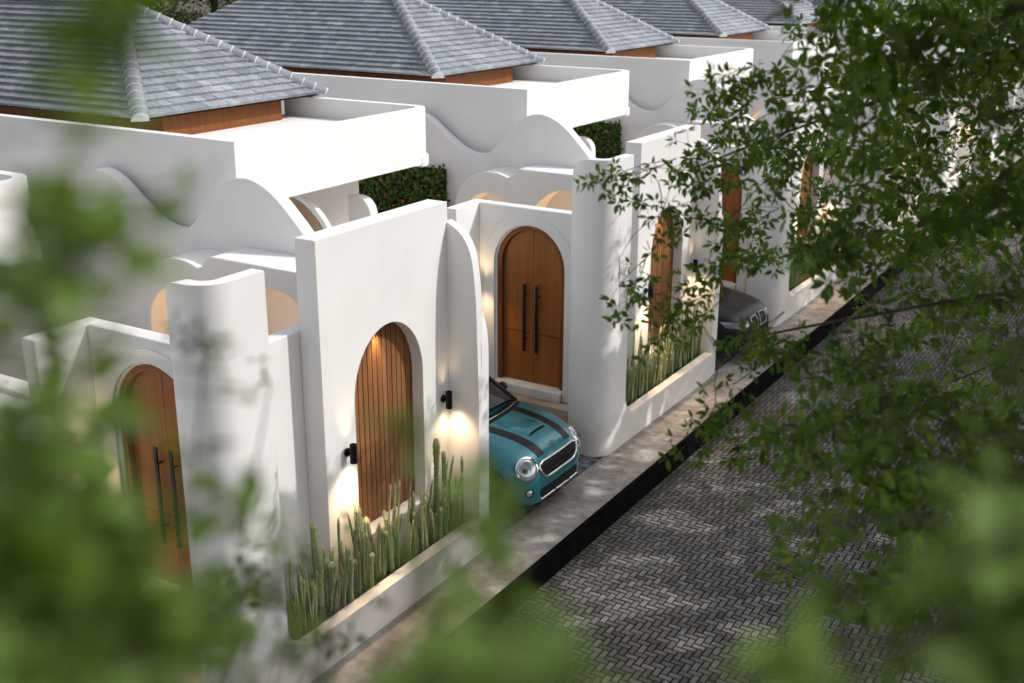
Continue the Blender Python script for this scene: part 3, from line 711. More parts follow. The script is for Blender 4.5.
    def shell(f0, r0, y0, f1, r1, y1):
        return [(f0, y0, z0), (f0, -y0, z0), (r0, -y0*0.98, z0), (r0, y0*0.98, z0), (f1, y1, z1), (f1, -y1, z1), (r1, -y1*0.96, z1), (r1, y1*0.96, z1)]
    c = shell(g['f0'], g['r0'], g['y0'], g['f1'], g['r1'], g['y1'])
    V3 = lambda p: Vector(p)
    def bil(a, b_, c_, d_, nx=10, ny=6, bulge=0.04, nm='window', m_=M['glass']):
        a, b_, c_, d_ = map(V3, (a, b_, c_, d_)); nn = (b_-a).cross(d_-a).normalized(); mb = MB(); ctr = Vector((-.3, 0, 1.0))
        if nn.dot((a+c_)/2 - ctr) < 0: nn = -nn
        P_ = []
        for i in range(nx+1):
            for j in range(ny+1):
                u, v = i/nx, j/ny; p = (a*(1-u)+b_*u)*(1-v) + (d_*(1-u)+c_*u)*v; P_.append(p + nn*bulge*(1-(2*u-1)**2))
        mb.add(P_, [(i*(ny+1)+j, (i+1)*(ny+1)+j, (i+1)*(ny+1)+j+1, i*(ny+1)+j+1) for i in range(nx) for j in range(ny)]); return mb.build(nm, m_, root, smooth=60)
    bil(c[0], c[1], c[5], c[4], bulge=g['bulge'], nm='windscreen'); bil(c[2], c[3], c[7], c[6], bulge=0.05, nm='rear_window')
    bil(c[3], c[0], c[4], c[7], bulge=0.02, nm='side_window'); bil(c[1], c[2], c[6], c[5], bulge=0.02, nm='side_window')
    mb = MB()
    ro = [];
    for i in range(9):
        for j in range(9):
            u, v = i/8, j/8; x = g['f1']+0.02+(g['r1']-g['f1']-0.04)*u; y = (v*2-1)*(g['y1']+0.015); e = max(abs(u*2-1), abs(v*2-1))
            ro.append((x + (g['bulge']*(1-(2*v-1)**2) if i == 0 else 0), y, z1 - 0.01 + 0.05*(1-(2*u-1)**2)*(1-(2*v-1)**2)))
    mb.add(ro, [(i*9+j, (i+1)*9+j, (i+1)*9+j+1, i*9+j+1) for i in range(8) for j in range(8)]); mb.build('car_roof', spec['roofm'], root, smooth=60)
    for s_ in (1, -1):
        mb = MB(); i0, i1 = (0, 4) if s_ > 0 else (1, 5)
        mb.tube([V3(c[i0]) + Vector((0.03, 0, -0.02)), (V3(c[i0])+V3(c[i1]))/2 + Vector((0.01, 0, 0.01)), V3(c[i1])], 0.032, 8); j0, j1 = (3, 7) if s_ > 0 else (2, 6)
        mb.tube([V3(c[j0]), V3(c[j1])], 0.045, 8); mb.tube([V3(c[i1]), V3(c[j1])], 0.02, 8); mb.tube([V3(c[i0]), V3(c[j0])], 0.018, 8)
        xm = (g['f0']+g['r0'])/2; mb.tube([(xm+.05, s_*(g['y0']+0.004), z0), (xm-0.0, s_*(g['y1']+0.01), z1)], 0.025, 6)
        mb.build('pillar', M['trim'], root, smooth=50)
        mb = MB(); mp = Vector((g['f0']-0.26, s_*(g['y0']+0.13), z0+0.08)); mb.tube([(g['f0']-0.2, s_*(g['y0']-0.01), z0+0.03), tuple(mp)], 0.018, 8)
        mb.lathe([(0.02, -0.05), (0.055, -0.03), (0.062, 0.01), (0.045, 0.05), (0.01, 0.075)], mp, (1, 0, 0), 16); mb.build('wing_mirror', spec['mirm'], root, smooth=50)
    # cowl strip, wipers
    patch('cowl', lin(-g['y0']+0.02, g['y0']-0.02, 16), lin(-0.02, 0.12, 4), lambda y, v: cast((g['f0']-0.02+v + g['bulge']*(1-(y/g['y0'])**2), y, 3), (0, 0, -1), 0.006), M['trim'])
    for yy in (-0.28, 0.26):
        q = [cast((g['f0']+0.05+g['bulge']*(1-((yy+e)/g['y0'])**2), yy+e, 3), (0, 0, -1), 0.02) for e in (-0.28, -0.1, 0.1, 0.28)]
        mb = MB(); mb.tube([p for p in q if p is not None], 0.009, 6); mb.build('wiper', spec['wiperm'], root, smooth=50)
    # bonnet seam
    spec['front'](dict(root=root, cast=cast, patch=patch, lin=lin, body=body, nrm=lambda o: (lambda h: h[1] if h[1].x > 0 else -h[1])(bvh.ray_cast(Vector(o), Vector((-1, 0, 0))))))
    return root

def mini_front(k):
    root, cast, patch, lin, bvh_n = k['root'], k['cast'], k['patch'], k['lin'], k['nrm']
    for s_ in (-1, 1):   # two wide black stripes on the bonnet
        patch('bonnet_stripe', lin(1.0, 1.80, 26), lin(0.30, 0.43, 5), lambda x, y: cast((x, s_*(y-(x-1.0)*0.07), 3), (0, 0, -1), 0.005), M['stripe'])
        # round headlight
        ctr = Vector((1.60, s_*0.585, 0.685)); hit = cast((2.6, ctr.y, ctr.z), (-1, 0, 0), 0.0); ctr = hit if hit is not None else ctr
        axv = Vector((0.80, s_*0.36, 0.48)).normalized(); hn = bvh_n((2.6, ctr.y, ctr.z)); axv = (axv*0.45 + hn*0.55).normalized(); ctr = ctr + axv*0.006
        mb = MB(); mb.lathe([(0.128, -0.12), (0.146, -0.03), (0.146, 0.0), (0.128, 0.008), (0.122, -0.008)], ctr, axv, 32)
        hl = mb.build('headlight', M['chrome'], root, smooth=50)
        mb = MB(); mb.lathe([(0.124, -0.006), (0.115, 0.006), (0.09, 0.014), (0.045, 0.02), (0.001, 0.022)], ctr, axv, 28); mb.build('headlight_lens', M['lamp_glass'], hl, smooth=60)
        mb = MB(); a = axv.orthogonal().normalized(); b_ = axv.cross(a)
        for dx in (-0.045, 0.045): mb.lathe([(0.032, 0.012), (0.032, 0.022), (0.02, 0.026)], ctr + Vector((0, dx, -0.01)), axv, 14)
        mb.build('bulb', M['alloy'], hl, smooth=50)
        # small fog lamp and intake in the bumper
        h = cast((2.6, s_*0.60, 0.40), (-1, 0, 0), 0.0)
        if h is not None:
            av = Vector((0.85, s_*0.5, 0.1)).normalized()
            mb = MB(); mb.lathe([(0.05, -0.03), (0.06, 0.0), (0.055, 0.012), (0.04, 0.004)], h, av, 18); fl = mb.build('fog_lamp', M['trim'], root, smooth=50)
            mb = MB(); mb.lathe([(0.04, 0.004), (0.02, 0.014), (0.001, 0.016)], h, av, 14); mb.build('fog_lens', M['lamp_glass'], fl, smooth=60)
    def shape(top, bot, wt, wb, ny=22, nz=8):
        rows = []
        for j in range(nz+1):
            v = j/nz; z = bot+(top-bot)*v; hw = wb+(wt-wb)*math.sin(v*math.pi/2) - 1.3*max(0, v-0.72)**2 - 0.8*max(0, 0.2-v)**2; rows.append((z, hw))
        return rows
    def region(nm, rows, m_, off=0.006):
        mb = MB(); nn = 22
        P_ = []
        for z, hw in rows:
            for i in range(nn+1):
                y = hw*(2*i/nn-1); p = cast((3, y, z), (-1, 0, 0), off); P_.append(p if p is not None else Vector((1.6, y, z)))
        mb.add(P_, [(j*(nn+1)+i, j*(nn+1)+i+1, (j+1)*(nn+1)+i+1, (j+1)*(nn+1)+i) for j in range(len(rows)-1) for i in range(nn)])
        ob = mb.build(nm, m_, root, smooth=60); nn1 = nn+1
        edge = P_[:nn1] + [P_[j*nn1+nn] for j in range(1, len(rows))] + list(reversed(P_[(len(rows)-1)*nn1:-1])) + [P_[j*nn1] for j in range(len(rows)-2, 0, -1)]
        return ob, edge
    g1, e1 = region('grille', shape(0.715, 0.52, 0.45, 0.33), M['trim'])
    mb = MB(); mb.tube([p + Vector((0.006, 0, 0)) for p in e1] + [e1[0] + Vector((0.006, 0, 0))], 0.017, 8, cap=False); mb.build('grille_frame', M['chrome'], g1, smooth=60)
    mb = MB()
    for z in (0.59, 0.635, 0.68):
        q = [cast((3, 0.40*(2*i/12-1), z), (-1, 0, 0), 0.012) for i in range(13)]; mb.tube([p for p in q if p is not None], 0.006, 6)
    mb.build('grille_bar', M['black_metal'], g1, smooth=60)
    g2, e2 = region('bumper_grille', [(0.285, 0.40), (0.32, 0.43), (0.36, 0.44), (0.395, 0.42)], M['trim'])
    q = [cast((3, 0.43*(2*i/16-1), 0.275), (-1, 0, 0), 0.01) for i in range(17)]; mb = MB(); mb.tube([p for p in q if p is not None], 0.011, 6); mb.build('chrome_strip', M['chrome'], g2, smooth=60)
    # bonnet scoop
    p = cast((1.50, 0, 3), (0, 0, -1), 0.0)
    mb = MB(); V = []
    for i in range(9):
        u = i/8
        for x, hgt in ((-0.20, 0.0), (-0.08, 0.022), (0.0, 0.034), (0.055, 0.030)):
            y = (u*2-1)*0.20; e = math.sqrt(max(0, 1-(u*2-1)**4)); b_ = cast((p.x+x, y, 3), (0, 0, -1), 0.002); V.append((b_.x, b_.y, b_.z + hgt*e))
    mb.add(V, [(i*4+j, i*4+j+1, (i+1)*4+j+1, (i+1)*4+j) for i in range(8) for j in range(3)]); scp = mb.build('bonnet_scoop', M['teal'], root, smooth=60)
    mb = MB(); V = []
    for i in range(9):
        u = i/8; y = (u*2-1)*0.185; e = math.sqrt(max(0, 1-(u*2-1)**4)); b_ = cast((p.x+0.056, y, 3), (0, 0, -1), 0.003); V += [(b_.x+0.004, y, b_.z), (b_.x+0.001, y, b_.z+0.028*e)]
    mb.add(V, [(i*2, i*2+2, i*2+3, i*2+1) for i in range(8)]); mb.build('scoop_mouth', M['trim'], scp, smooth=0)
    # round badge above the grille
    p = cast((1.765, 0, 3), (0, 0, -1), 0.0); mb = MB(); mb.lathe([(0.032, -0.01), (0.032, 0.004), (0.02, 0.006)], p, (0.6, 0, 0.8), 18)
    for s_ in (-1, 1): mb.box(p.x-0.012, p.x+0.004, s_*0.06-0.028, s_*0.06+0.028, p.z-0.006, p.z+0.003)
    mb.build('badge', M['alloy'], root, smooth=40)

MINI = dict(scale=1.05, axles=(1.27, -1.28), wr=0.305, wy=0.815, archm=M['trim'], roofm=M['teal'], mirm=M['trim'], wiperm=M['chrome'],
    gh=dict(z0=0.955, z1=1.37, f0=0.84, r0=-1.62, y0=0.66, f1=0.18, r1=-1.30, y1=0.54, bulge=0.12), front=mini_front,
    stations=[(-1.80, .36, .55, .60, .66, .60, .62, .80, .50, .88, .90), (-1.70, .24, .70, .75, .79, .55, .75, .86, .60, .92, .94), (-1.0, .2, .76, .80, .83, .55, .79, .88, .68, .94, .95),
              (0, .2, .76, .80, .83, .55, .79, .89, .69, .95, .96), (.62, .2, .76, .80, .83, .56, .79, .89, .68, .96, .985), (1.05, .2, .76, .80, .835, .57, .78, .885, .64, .955, .985),
              (1.40, .2, .74, .79, .815, .57, .745, .85, .58, .92, .95), (1.65, .2, .68, .73, .76, .56, .68, .79, .50, .865, .895), (1.80, .2, .58, .63, .66, .52, .58, .69, .45, .775, .80),
              (1.865, .22, .46, .51, .54, .47, .47, .58, .38, .65, .67), (1.875, .26, .40, .44, .46, .45, .40, .54, .32, .60, .61)])
make_car('parked_car', 'teal hatchback with black bonnet stripes parked nose out in the nearest visible carport', -8.36, 11.60, M['teal'], MINI)

def sedan_front(k):
    root, cast, patch, lin = k['root'], k['cast'], k['patch'], k['lin']
    for s_ in (-1, 1):
        def hlp(u, v):
            y = s_*(0.40+0.40*u); z = 0.66+0.04*u + (0.11-0.02*u)*(v-0.5)
            return cast((3.2, y, z), (-1, 0, 0), 0.006)
        hl = patch('headlight', lin(0, 1, 10), lin(0, 1, 4), hlp, M['dark_lens'])
        V = [cast((3.2, s_*y, z), (-1, 0, 0), 0.012) for y, z in ((0.06, 0.53), (0.32, 0.545), (0.34, 0.64), (0.30, 0.735), (0.08, 0.745), (0.05, 0.65))]
        mb = MB(); mb.add(V, [tuple(range(6))]); gr = mb.build('grille', M['trim'], root, smooth=0)
        mb = MB(); mb.tube([p + Vector((0.008, 0, 0)) for p in V + [V[0]]], 0.009, 8, cap=False); mb.build('grille_frame', M['collar'], gr, smooth=60)
        patch('air_intake', lin(0.45, 0.72, 6), lin(0.30, 0.42, 4), lambda y, z: cast((3.2, s_*y, z), (-1, 0, 0), 0.006), M['trim'])
        patch('bonnet_crease', lin(0.9, 2.05, 20), lin(0, 0.02, 2), lambda x, v: cast((x, s_*(0.52-(x-0.9)*0.2+v), 3), (0, 0, -1), 0.007), M['black_paint'])
    patch('lower_intake', lin(-0.36, 0.36, 10), lin(0.28, 0.44, 4), lambda y, z: cast((3.2, y, z), (-1, 0, 0), 0.006), M['trim'])
SED = dict(scale=1.0, axles=(1.42, -1.40), wr=0.335, wy=0.885, archm=M['black_paint'], roofm=M['black_paint'], mirm=M['black_paint'], wiperm=M['trim'],
    gh=dict(z0=0.95, z1=1.40, f0=0.78, r0=-1.75, y0=0.70, f1=-0.05, r1=-1.15, y1=0.56, bulge=0.14), front=sedan_front,
    stations=[(-2.25, .38, .60, .66, .72, .62, .68, .86, .55, .94, .96), (-2.1, .26, .76, .82, .86, .58, .82, .90, .66, .98, 1.0), (-1.2, .2, .82, .86, .90, .58, .86, .92, .74, .96, .97),
              (0, .2, .82, .86, .90, .58, .86, .92, .74, .96, .97), (.75, .2, .82, .86, .90, .58, .86, .92, .72, .97, .985), (1.3, .2, .82, .86, .905, .59, .85, .90, .70, .95, .975),
              (1.75, .2, .80, .85, .885, .58, .82, .85, .64, .90, .93), (2.05, .2, .74, .79, .83, .56, .76, .79, .56, .84, .865), (2.2, .2, .64, .69, .73, .52, .67, .70, .48, .765, .785),
              (2.27, .23, .54, .58, .61, .48, .56, .60, .40, .66, .67), (2.285, .27, .46, .50, .52, .46, .46, .55, .34, .60, .61)])
make_car('parked_car', 'black car with pale framed grille half hidden by leaves in the farther carport', -8.62, 18.55, M['black_paint'], SED)

# ------------------------------------------------------------------ trees
def leaf_mesh(name, pos, dirs, nrm, L, Wd, tint, m_, parent, simple=False):
    """many leaflets at once (numpy)"""
    pos = np.asarray(pos, float); dirs = np.asarray(dirs, float); nrm = np.asarray(nrm, float); L = np.asarray(L, float)[:, None]; Wd = np.asarray(Wd, float)[:, None]
    dirs /= np.linalg.norm(dirs, axis=1, keepdims=True)+1e-9
    side = np.cross(dirs, nrm); side /= np.linalg.norm(side, axis=1, keepdims=True)+1e-9
    nr = np.cross(side, dirs); N = len(pos)
    base = pos; tip = pos + dirs*L - nr*L*0.10
    ml = pos + dirs*L*0.42 + side*Wd*0.5 + nr*Wd*0.12; mr = pos + dirs*L*0.42 - side*Wd*0.5 + nr*Wd*0.12
    if simple:
        V = np.stack([base, mr, tip, ml], 1).reshape(-1, 3); per = 4; quads = np.arange(N*4).reshape(-1, 4)
        loops = quads.ravel(); starts = np.arange(N)*4; nf = N; tt = np.asarray(tint)
    else:
        mc = pos + dirs*L*0.45
        ml2 = pos + dirs*L*0.72 + side*Wd*0.34 + nr*Wd*0.02; mr2 = pos + dirs*L*0.72 - side*Wd*0.34 + nr*Wd*0.02
        ml1 = pos + dirs*L*0.18 + side*Wd*0.33 + nr*Wd*0.08; mr1 = pos + dirs*L*0.18 - side*Wd*0.33 + nr*Wd*0.08
        V = np.stack([base, mr1, mr, mr2, tip, ml2, ml, ml1, mc], 1).reshape(-1, 3)
        tpl = np.array([[0, 1, 2, 8], [8, 2, 3, 4], [0, 8, 6, 7], [8, 4, 5, 6]])
        loops = (np.arange(N)[:, None, None]*9 + tpl[None]).ravel(); nf = N*4; starts = np.arange(nf)*4; tt = np.repeat(np.asarray(tint), 4)
    me = bpy.data.meshes.new(name); me.vertices.add(len(V)); me.vertices.foreach_set('co', V.ravel().astype(np.float32))
    me.loops.add(len(loops)); me.loops.foreach_set('vertex_index', loops.astype(np.int32))
    me.polygons.add(nf); me.polygons.foreach_set('loop_start', starts.astype(np.int32))
    me.update(calc_edges=True); me.validate()
    a = me.attributes.new('tint', 'FLOAT', 'FACE'); a.data.foreach_set('value', tt.astype(np.float32))
    me.materials.append(m_)
    o = bpy.data.objects.new(name, me); C.objects.link(o); o.parent = parent
    return o

class Leaves:
    def __init__(s): s.p = []; s.d = []; s.n = []; s.L = []; s.W = []; s.t = []
    def add(s, p, d, n, L, W, t): s.p.append(p); s.d.append(d); s.n.append(n); s.L.append(L); s.W.append(W); s.t.append(t)
    def whorl(s, p, axis, k, L, rr, tint, ratio=0.40, spread=1.0):
        axis = Vector(axis).normalized(); a = axis.orthogonal().normalized(); b_ = axis.cross(a); ph = rr.uniform(0, 6.28)
        for i in range(k):
            th = ph + 2*math.pi*i/k + rr.uniform(-.3, .3); e = rr.uniform(0.1, 0.7)
            d = (a*math.cos(th) + b_*math.sin(th))*spread + axis*e; d.z -= rr.uniform(0.0, 0.45); d.normalize()
            n = (axis*0.8 + Vector((rr.uniform(-.5, .5), rr.uniform(-.5, .5), 0.6+rr.uniform(-.3, .3)))).normalized()
            l = L*rr.uniform(0.7, 1.15); s.add(tuple(Vector(p)+d*0.012*L/0.06), tuple(d), tuple(n), l, l*ratio*rr.uniform(0.85, 1.15), min(1, max(0, tint+rr.gauss(0, 0.16))))
    def build(s, name, m_, parent, simple=False): return leaf_mesh(name, s.p, s.d, s.n, s.L, s.W, s.t, m_, parent, simple)

def spray(lv, tw, a, b, n, L, rr, tint, k=6, side=0.10, r_=0.0036):
    """a leafy twig from a to b: side twiglets that end in whorls of leaflets"""
    a, b = Vector(a), Vector(b); d = b-a; Ld = d.length; d.normalize(); sag = Vector((0, 0, -0.08*Ld))
    pts = [a + (b-a)*(i/6) + sag*math.sin(math.pi*i/6) + Vector((rr.gauss(0, .012), rr.gauss(0, .012), rr.gauss(0, .012)))*Ld for i in range(7)]
    tw.tube(pts, [r_*(1-0.7*i/6) for i in range(7)], 5)
    for i in range(n):
        u = 0.12+0.88*(i+rr.random()*0.6)/n; u = min(u, 1); q = pts[min(5, int(u*6))].lerp(pts[min(6, int(u*6)+1)], u*6-int(u*6)) if u < 1 else pts[6]
        sd = d.cross(Vector((rr.uniform(-.4, .4), rr.uniform(-.4, .4), 1))).normalized()*(1 if i % 2 else -1)
        e = q + (sd*0.8 + d*rr.uniform(0.2, 0.8) + Vector((0, 0, rr.uniform(-.45, .25))))*side*rr.uniform(0.5, 1.2)
        if i == n-1: e = pts[6]
        else: tw.tube([q, (q+e)/2 + Vector((0, 0, 0.006)), e], [r_*0.45, r_*0.35, r_*0.25], 4, cap=False)
        lv.whorl(e, (e-q) if (e-q).length > 1e-4 else d, rr.randint(max(3, k-2), k+1), L, rr, tint)

def bough(tw, pts, r0, r1, n=10):
    q = catmull([tuple(p) for p in pts], 6); m_ = len(q); tw.tube(q, [r0+(r1-r0)*(i/(m_-1)) for i in range(m_)], n)
    return [Vector(p) for p in q]

def crown_leaves(lv, centre, rad, clumps, per, rr, L=0.12, vz=0.55):
    for _ in range(clumps):
        while True:
            v = Vector((rr.uniform(-1, 1), rr.uniform(-1, 1), rr.uniform(-1, 1)))
            if 0.25 < v.length < 1 and (centre[0] == 0 or (centre[2] + v.z*rad[2] < 8.95 + 1.04*(centre[0]+v.x*rad[0]) and (centre[0]+v.x*rad[0] > -0.3 or centre[2]+v.z*rad[2] > 7.0))): break
        c_ = Vector(centre) + Vector((v.x*rad[0], v.y*rad[1], v.z*rad[2])); cr = rr.uniform(0.35, 0.7); tn = rr.uniform(0.25, 0.7)
        for _ in range(per):
            p = c_ + Vector((rr.gauss(0, cr), rr.gauss(0, cr), rr.gauss(0, cr*vz)))*0.75
            lv.whorl(p, (rr.gauss(0, .6), rr.gauss(0, .6), 1), 5, L, rr, tn, 0.46)

TREE_LABEL = {
 0: 'near tree whose big blurred leaves hang across the left and bottom of the view',
 1: 'street tree whose leafy sprays hang in front of the black car and the cactus planter',
 2: 'street tree with dense dark leaves filling the right edge of the view',
 3: 'street tree behind the dense right hand foliage, over the middle of the street',
 4: 'street tree farther along the right of the street, seen between nearer leaves',
 5: 'farthest street tree at the upper right, its leaves over the end of the row'}
trunks = {0: (1.5, -1.1), 1: (1.75, 5.6), 2: (1.9, 11.8), 3: (1.8, 18.4), 4: (1.9, 25.0), 5: (1.8, 32.0)}
T_LV = {}; T_TW = {}; T_LIMB = {}
for k, (tx, ty) in trunks.items():
    rr = random.Random(100+k); lv = Leaves(); tw = MB()
    base = Vector((tx, ty, -0.2)); top = base + Vector((rr.uniform(-.3, .3)+0.5, rr.uniform(-.3, .3), 8.8))
    stem = bough(tw, [base + Vector((0, 0, -0.1)), base + Vector((0.05, 0.03, 2.2)), base + Vector((0.12, -0.05, 4.6)), base.lerp(top, 0.75) + Vector((0.1, 0.1, 0)), top], 0.19, 0.05)
    tw.lathe([(0.32, -0.1), (0.25, 0.08), (0.2, 0.35)], base, (0, 0, 1), 12)
    nodes = [p for p in stem if p.z > 5.0]
    for q in range(9):
        a = 2*math.pi*q/9 + rr.uniform(-.3, .3); s0 = stem[int(len(stem)*rr.uniform(0.55, 0.9))]; r_ = rr.uniform(1.6, 3.0)
        e = s0 + Vector((math.cos(a)*r_, math.sin(a)*r_, rr.uniform(1.2, 2.8)))
        if e.x < -0.6: e.x = -0.6
        nodes += bough(tw, [s0, s0.lerp(e, 0.5) + Vector((0, 0, 0.35)), e], 0.06, 0.015, 7)[3:]
    cc = (tx+2.3, ty - (2.4 if k == 0 else 0), 7.6)
    crown_leaves(lv, cc, (4.9, 3.5, 3.3), 92 if k else 34, 150, rr, 0.15)  # out of view; widened and lowered to block sky light over the road
    if k: crown_leaves(lv, (tx-1.6, ty, 7.35), (2.2, 3.5, 0.6), 26, 130, rr, 0.15, 0.4)  # unseen low layer of leaves, added to keep sky light off the road
    T_LV[k] = lv; T_TW[k] = tw; T_LIMB[k] = nodes

# holes cut in the crowns along the sun's rays, to put sunlight on chosen spots
def hit_plane(px, py, axis, val):
    d = fw + rt*((px-512)/F) - up*((py-341.5)/F); i = 'xyz'.index(axis); return CAM + d*((val-CAM[i])/d[i])
rr = random.Random(17); shafts = []
for px, py, r_ in ((711, 453, .15), (737, 486, .10), (779, 496, .10), (764, 513, .09), (848, 495, .20), (820, 505, .13), (663, 517, .17), (690, 528, .10), (642, 561, .10), (650, 603, .15), (625, 608, .10), (687, 642, .10), (750, 629, .11), (835, 482, .13),
                   (819, 398, .14), (714, 480, .07), (600, 575, .07), (730, 560, .06), (790, 545, .08), (870, 450, .16), (800, 430, .12), (760, 440, .08), (700, 600, .06), (580, 620, .09), (900, 540, .12), (690, 490, .06)):
    for q in range(3): shafts.append((hit_plane(px+rr.gauss(0, 11), py+rr.gauss(0, 3), 'z', ZR), r_*rr.uniform(.85, 1.5)))
for px, py, r_ in ((662, 441, .16), (650, 452, .12), (612, 461, .08), (592, 487, .10), (541, 537, .09), (560, 520, .05), (690, 415, .08), (500, 590, .08), (450, 620, .1)):
    for q in range(3): shafts.append((hit_plane(px+rr.gauss(0, 6), py+rr.gauss(0, 3), 'z', 0.0), r_*rr.uniform(.5, 1)))
for px, py, r_ in ((618, 425, .07), (610, 440, .07), (623, 405, .05), (613, 330, .10), (616, 300, .11), (611, 275, .10), (618, 345, .08), (648, 414, .08), (660, 402, .05), (225, 560, .26), (215, 500, .28), (240, 620, .2), (250, 430, .28), (200, 600, .2), (185, 540, .22), (270, 520, .2), (380, 590, .06), (345, 625, .05), (440, 570, .05)):
    for q in range(2): shafts.append((hit_plane(px+rr.gauss(0, 2), py+rr.gauss(0, 6), 'x', -6.58), r_*rr.uniform(.6, 1)))
for y in (8.1, 8.6, 9.1, 9.6, 10.0):
    for z in (2.4, 2.9, 3.4, 3.9): shafts.append((Vector((-7.0, y, z)), 0.36))
SO = np.array([tuple(p) for p, _ in shafts]); SR = np.array([r_ for _, r_ in shafts]); SD = np.array(tuple(sun_from))
for k, lv in T_LV.items():
    P_ = np.array(lv.p) + np.array(lv.d)*np.array(lv.L)[:, None]*0.5; keep = np.ones(len(P_), bool)
    for o_, r_ in zip(SO, SR):
        v = P_ - o_; tt = v @ SD; dist = np.linalg.norm(v - tt[:, None]*SD, axis=1); keep &= dist > r_ + 0.03
    for nm in ('p', 'd', 'n', 'L', 'W', 't'): setattr(lv, nm, [a for a, q in zip(getattr(lv, nm), keep) if q])

# boughs reaching over the street, lower than the crowns
vis_lv = {k: Leaves() for k in trunks}
LOW = {1: [[(1.75, 5.6, 5.2), (0.6, 6.0, 6.1), (-0.7, 6.4, 6.15), (-1.9, 6.7, 5.75), (-2.9, 6.9, 5.3)], [(1.75, 5.6, 4.8), (0.6, 6.0, 5.2), (-0.6, 6.3, 5.0), (-1.7, 6.5, 4.6), (-2.5, 6.5, 4.3)]],
       2: [[(1.9, 11.8, 5.0), (0.5, 11.6, 5.9), (-1.0, 11.2, 5.9), (-2.6, 10.9, 5.6), (-3.8, 10.8, 5.3)], [(1.9, 11.8, 4.4), (0.4, 11.5, 4.8), (-1.2, 11.0, 4.6), (-2.6, 10.5, 4.2)], [(1.9, 11.8, 3.8), (0.4, 11.2, 3.9), (-1.0, 10.6, 3.4), (-1.9, 10.2, 2.9)]],
       3: [[(1.8, 18.4, 5.0), (0.2, 18, 5.6), (-1.8, 17.6, 5.4), (-3.4, 17.4, 5.0)], [(1.8, 18.4, 4.0), (0.2, 18, 4.2), (-1.5, 17.6, 3.8), (-2.8, 17.2, 3.3)]],
       4: [[(1.9, 25, 5.0), (0.0, 24.6, 5.6), (-2.2, 24.2, 5.2)], [(1.9, 25, 4.0), (0.0, 24.6, 4.2), (-2.2, 24.2, 3.6)]],
       5: [[(1.8, 32, 5.0), (0.0, 31.6, 5.6), (-2.8, 31, 5.2)]]}
low_nodes = {k: [] for k in trunks}
for k, bs in LOW.items():
    for b_ in bs:
        q = bough(T_TW[k], b_, 0.022, 0.005, 8); low_nodes[k] += q[4:]

def hang(k, px, py, d, n, L, rr, tint=0.5, size=0.5, kk=6):
    """a leafy spray around the point seen at (px,py), hung from the nearest low bough of tree k"""
    c_ = at(px, py, d); nd = min(low_nodes[k], key=lambda p: (p-c_).length + (3 if p.z < c_.z-0.3 else 0))
    dirv = (c_-nd); 
    if dirv.length < 0.2: dirv = Vector((-0.5, 0.1, -0.3))
    dirv.normalize(); dirv = (dirv + Vector((rr.gauss(0, .35), rr.gauss(0, .35), rr.gauss(0, .25)))).normalized()
    a = c_ - dirv*size*0.5; b_ = c_ + dirv*size*0.5
    mid = nd.lerp(a, 0.55) + Vector((rr.gauss(0, .04), rr.gauss(0, .04), 0.05))*(a-nd).length
    T_TW[k].tube(catmull([tuple(nd), tuple(mid), tuple(a)], 5), [0.0027*(1-i/10*0.4) for i in range(11)], 5)
    spray(vis_lv[k], T_TW[k], a, b_, n, L, rr, tint, kk)
    low_nodes[k] += [c_]

rr = random.Random(55)
# readable sprays in front of the houses
for px, py, d, n, sz in ((600, 172, 7.0, 7, .45), (640, 168, 6.9, 9, .5), (660, 205, 6.8, 6, .4), (690, 172, 6.7, 8, .45), (635, 195, 6.9, 6, .35),
                         (612, 285, 6.8, 4, .35), (640, 268, 6.8, 6, .4), (655, 292, 6.7, 9, .5), (690, 296, 6.6, 9, .5), (630, 310, 6.8, 5, .4), (668, 318, 6.6, 8, .45), (705, 268, 6.6, 7, .45), (700, 322, 6.5, 6, .4), (655, 245, 6.8, 5, .35),
                         (720, 385, 6.4, 7, .4), (700, 425, 6.3, 9, .45), (720, 410, 6.2, 9, .45), (735, 440, 6.2, 6, .35), (745, 355, 6.4, 6, .4), (770, 340, 6.3, 9, .45), (745, 325, 6.4, 8, .45), (790, 345, 6.2, 8, .4),
                         (665, 210, 6.6, 5, .35)):
    hang(1, px+rr.gauss(0, 4), py+rr.gauss(0, 4), d*rr.uniform(.97, 1.03), n, 0.060, rr, 0.36, sz*0.9, 7)
def scatter(k, x0, x1, y0, y1, d0, d1, count, n=9, L=0.074, sz=.5, t0=0.45, fall=None):
    c_ = 0; g = 0
    while c_ < count and g < count*8:
        g += 1; px = rr.uniform(x0, x1); py = rr.uniform(y0, y1)
        if fall is not None and rr.random() > fall(px, py): continue
        hang(k, px, py, rr.uniform(d0, d1), n, L*rr.uniform(.85, 1.2), rr, t0+rr.gauss(0, .12), sz); c_ += 1
for px, py in ((738, 72), (778, 64), (808, 30), (842, 47), (740, 98), (719, 76), (778, 98), (838, 60), (872, 72), (893, 68), (723, 102), (757, 119), (782, 140), (727, 132), (702, 153), (740, 140), (804, 89),
               (761, 149), (778, 178), (820, 140), (795, 200), (715, 180), (735, 205), (700, 215), (760, 215), (720, 240), (752, 250), (735, 160), (790, 160)):
    hang(1, px+rr.gauss(0, 4), py+rr.gauss(0, 4), rr.uniform(6.0, 7.2), 9, 0.064, rr, 0.42, 0.36, 7)
scatter(1, 790, 890, 210, 290, 5.5, 7.5, 8)
scatter(1, 775, 880, 330, 420, 5.5, 7.0, 7, 8)
scatter(2, 740, 860, 130, 300, 8, 11, 14)
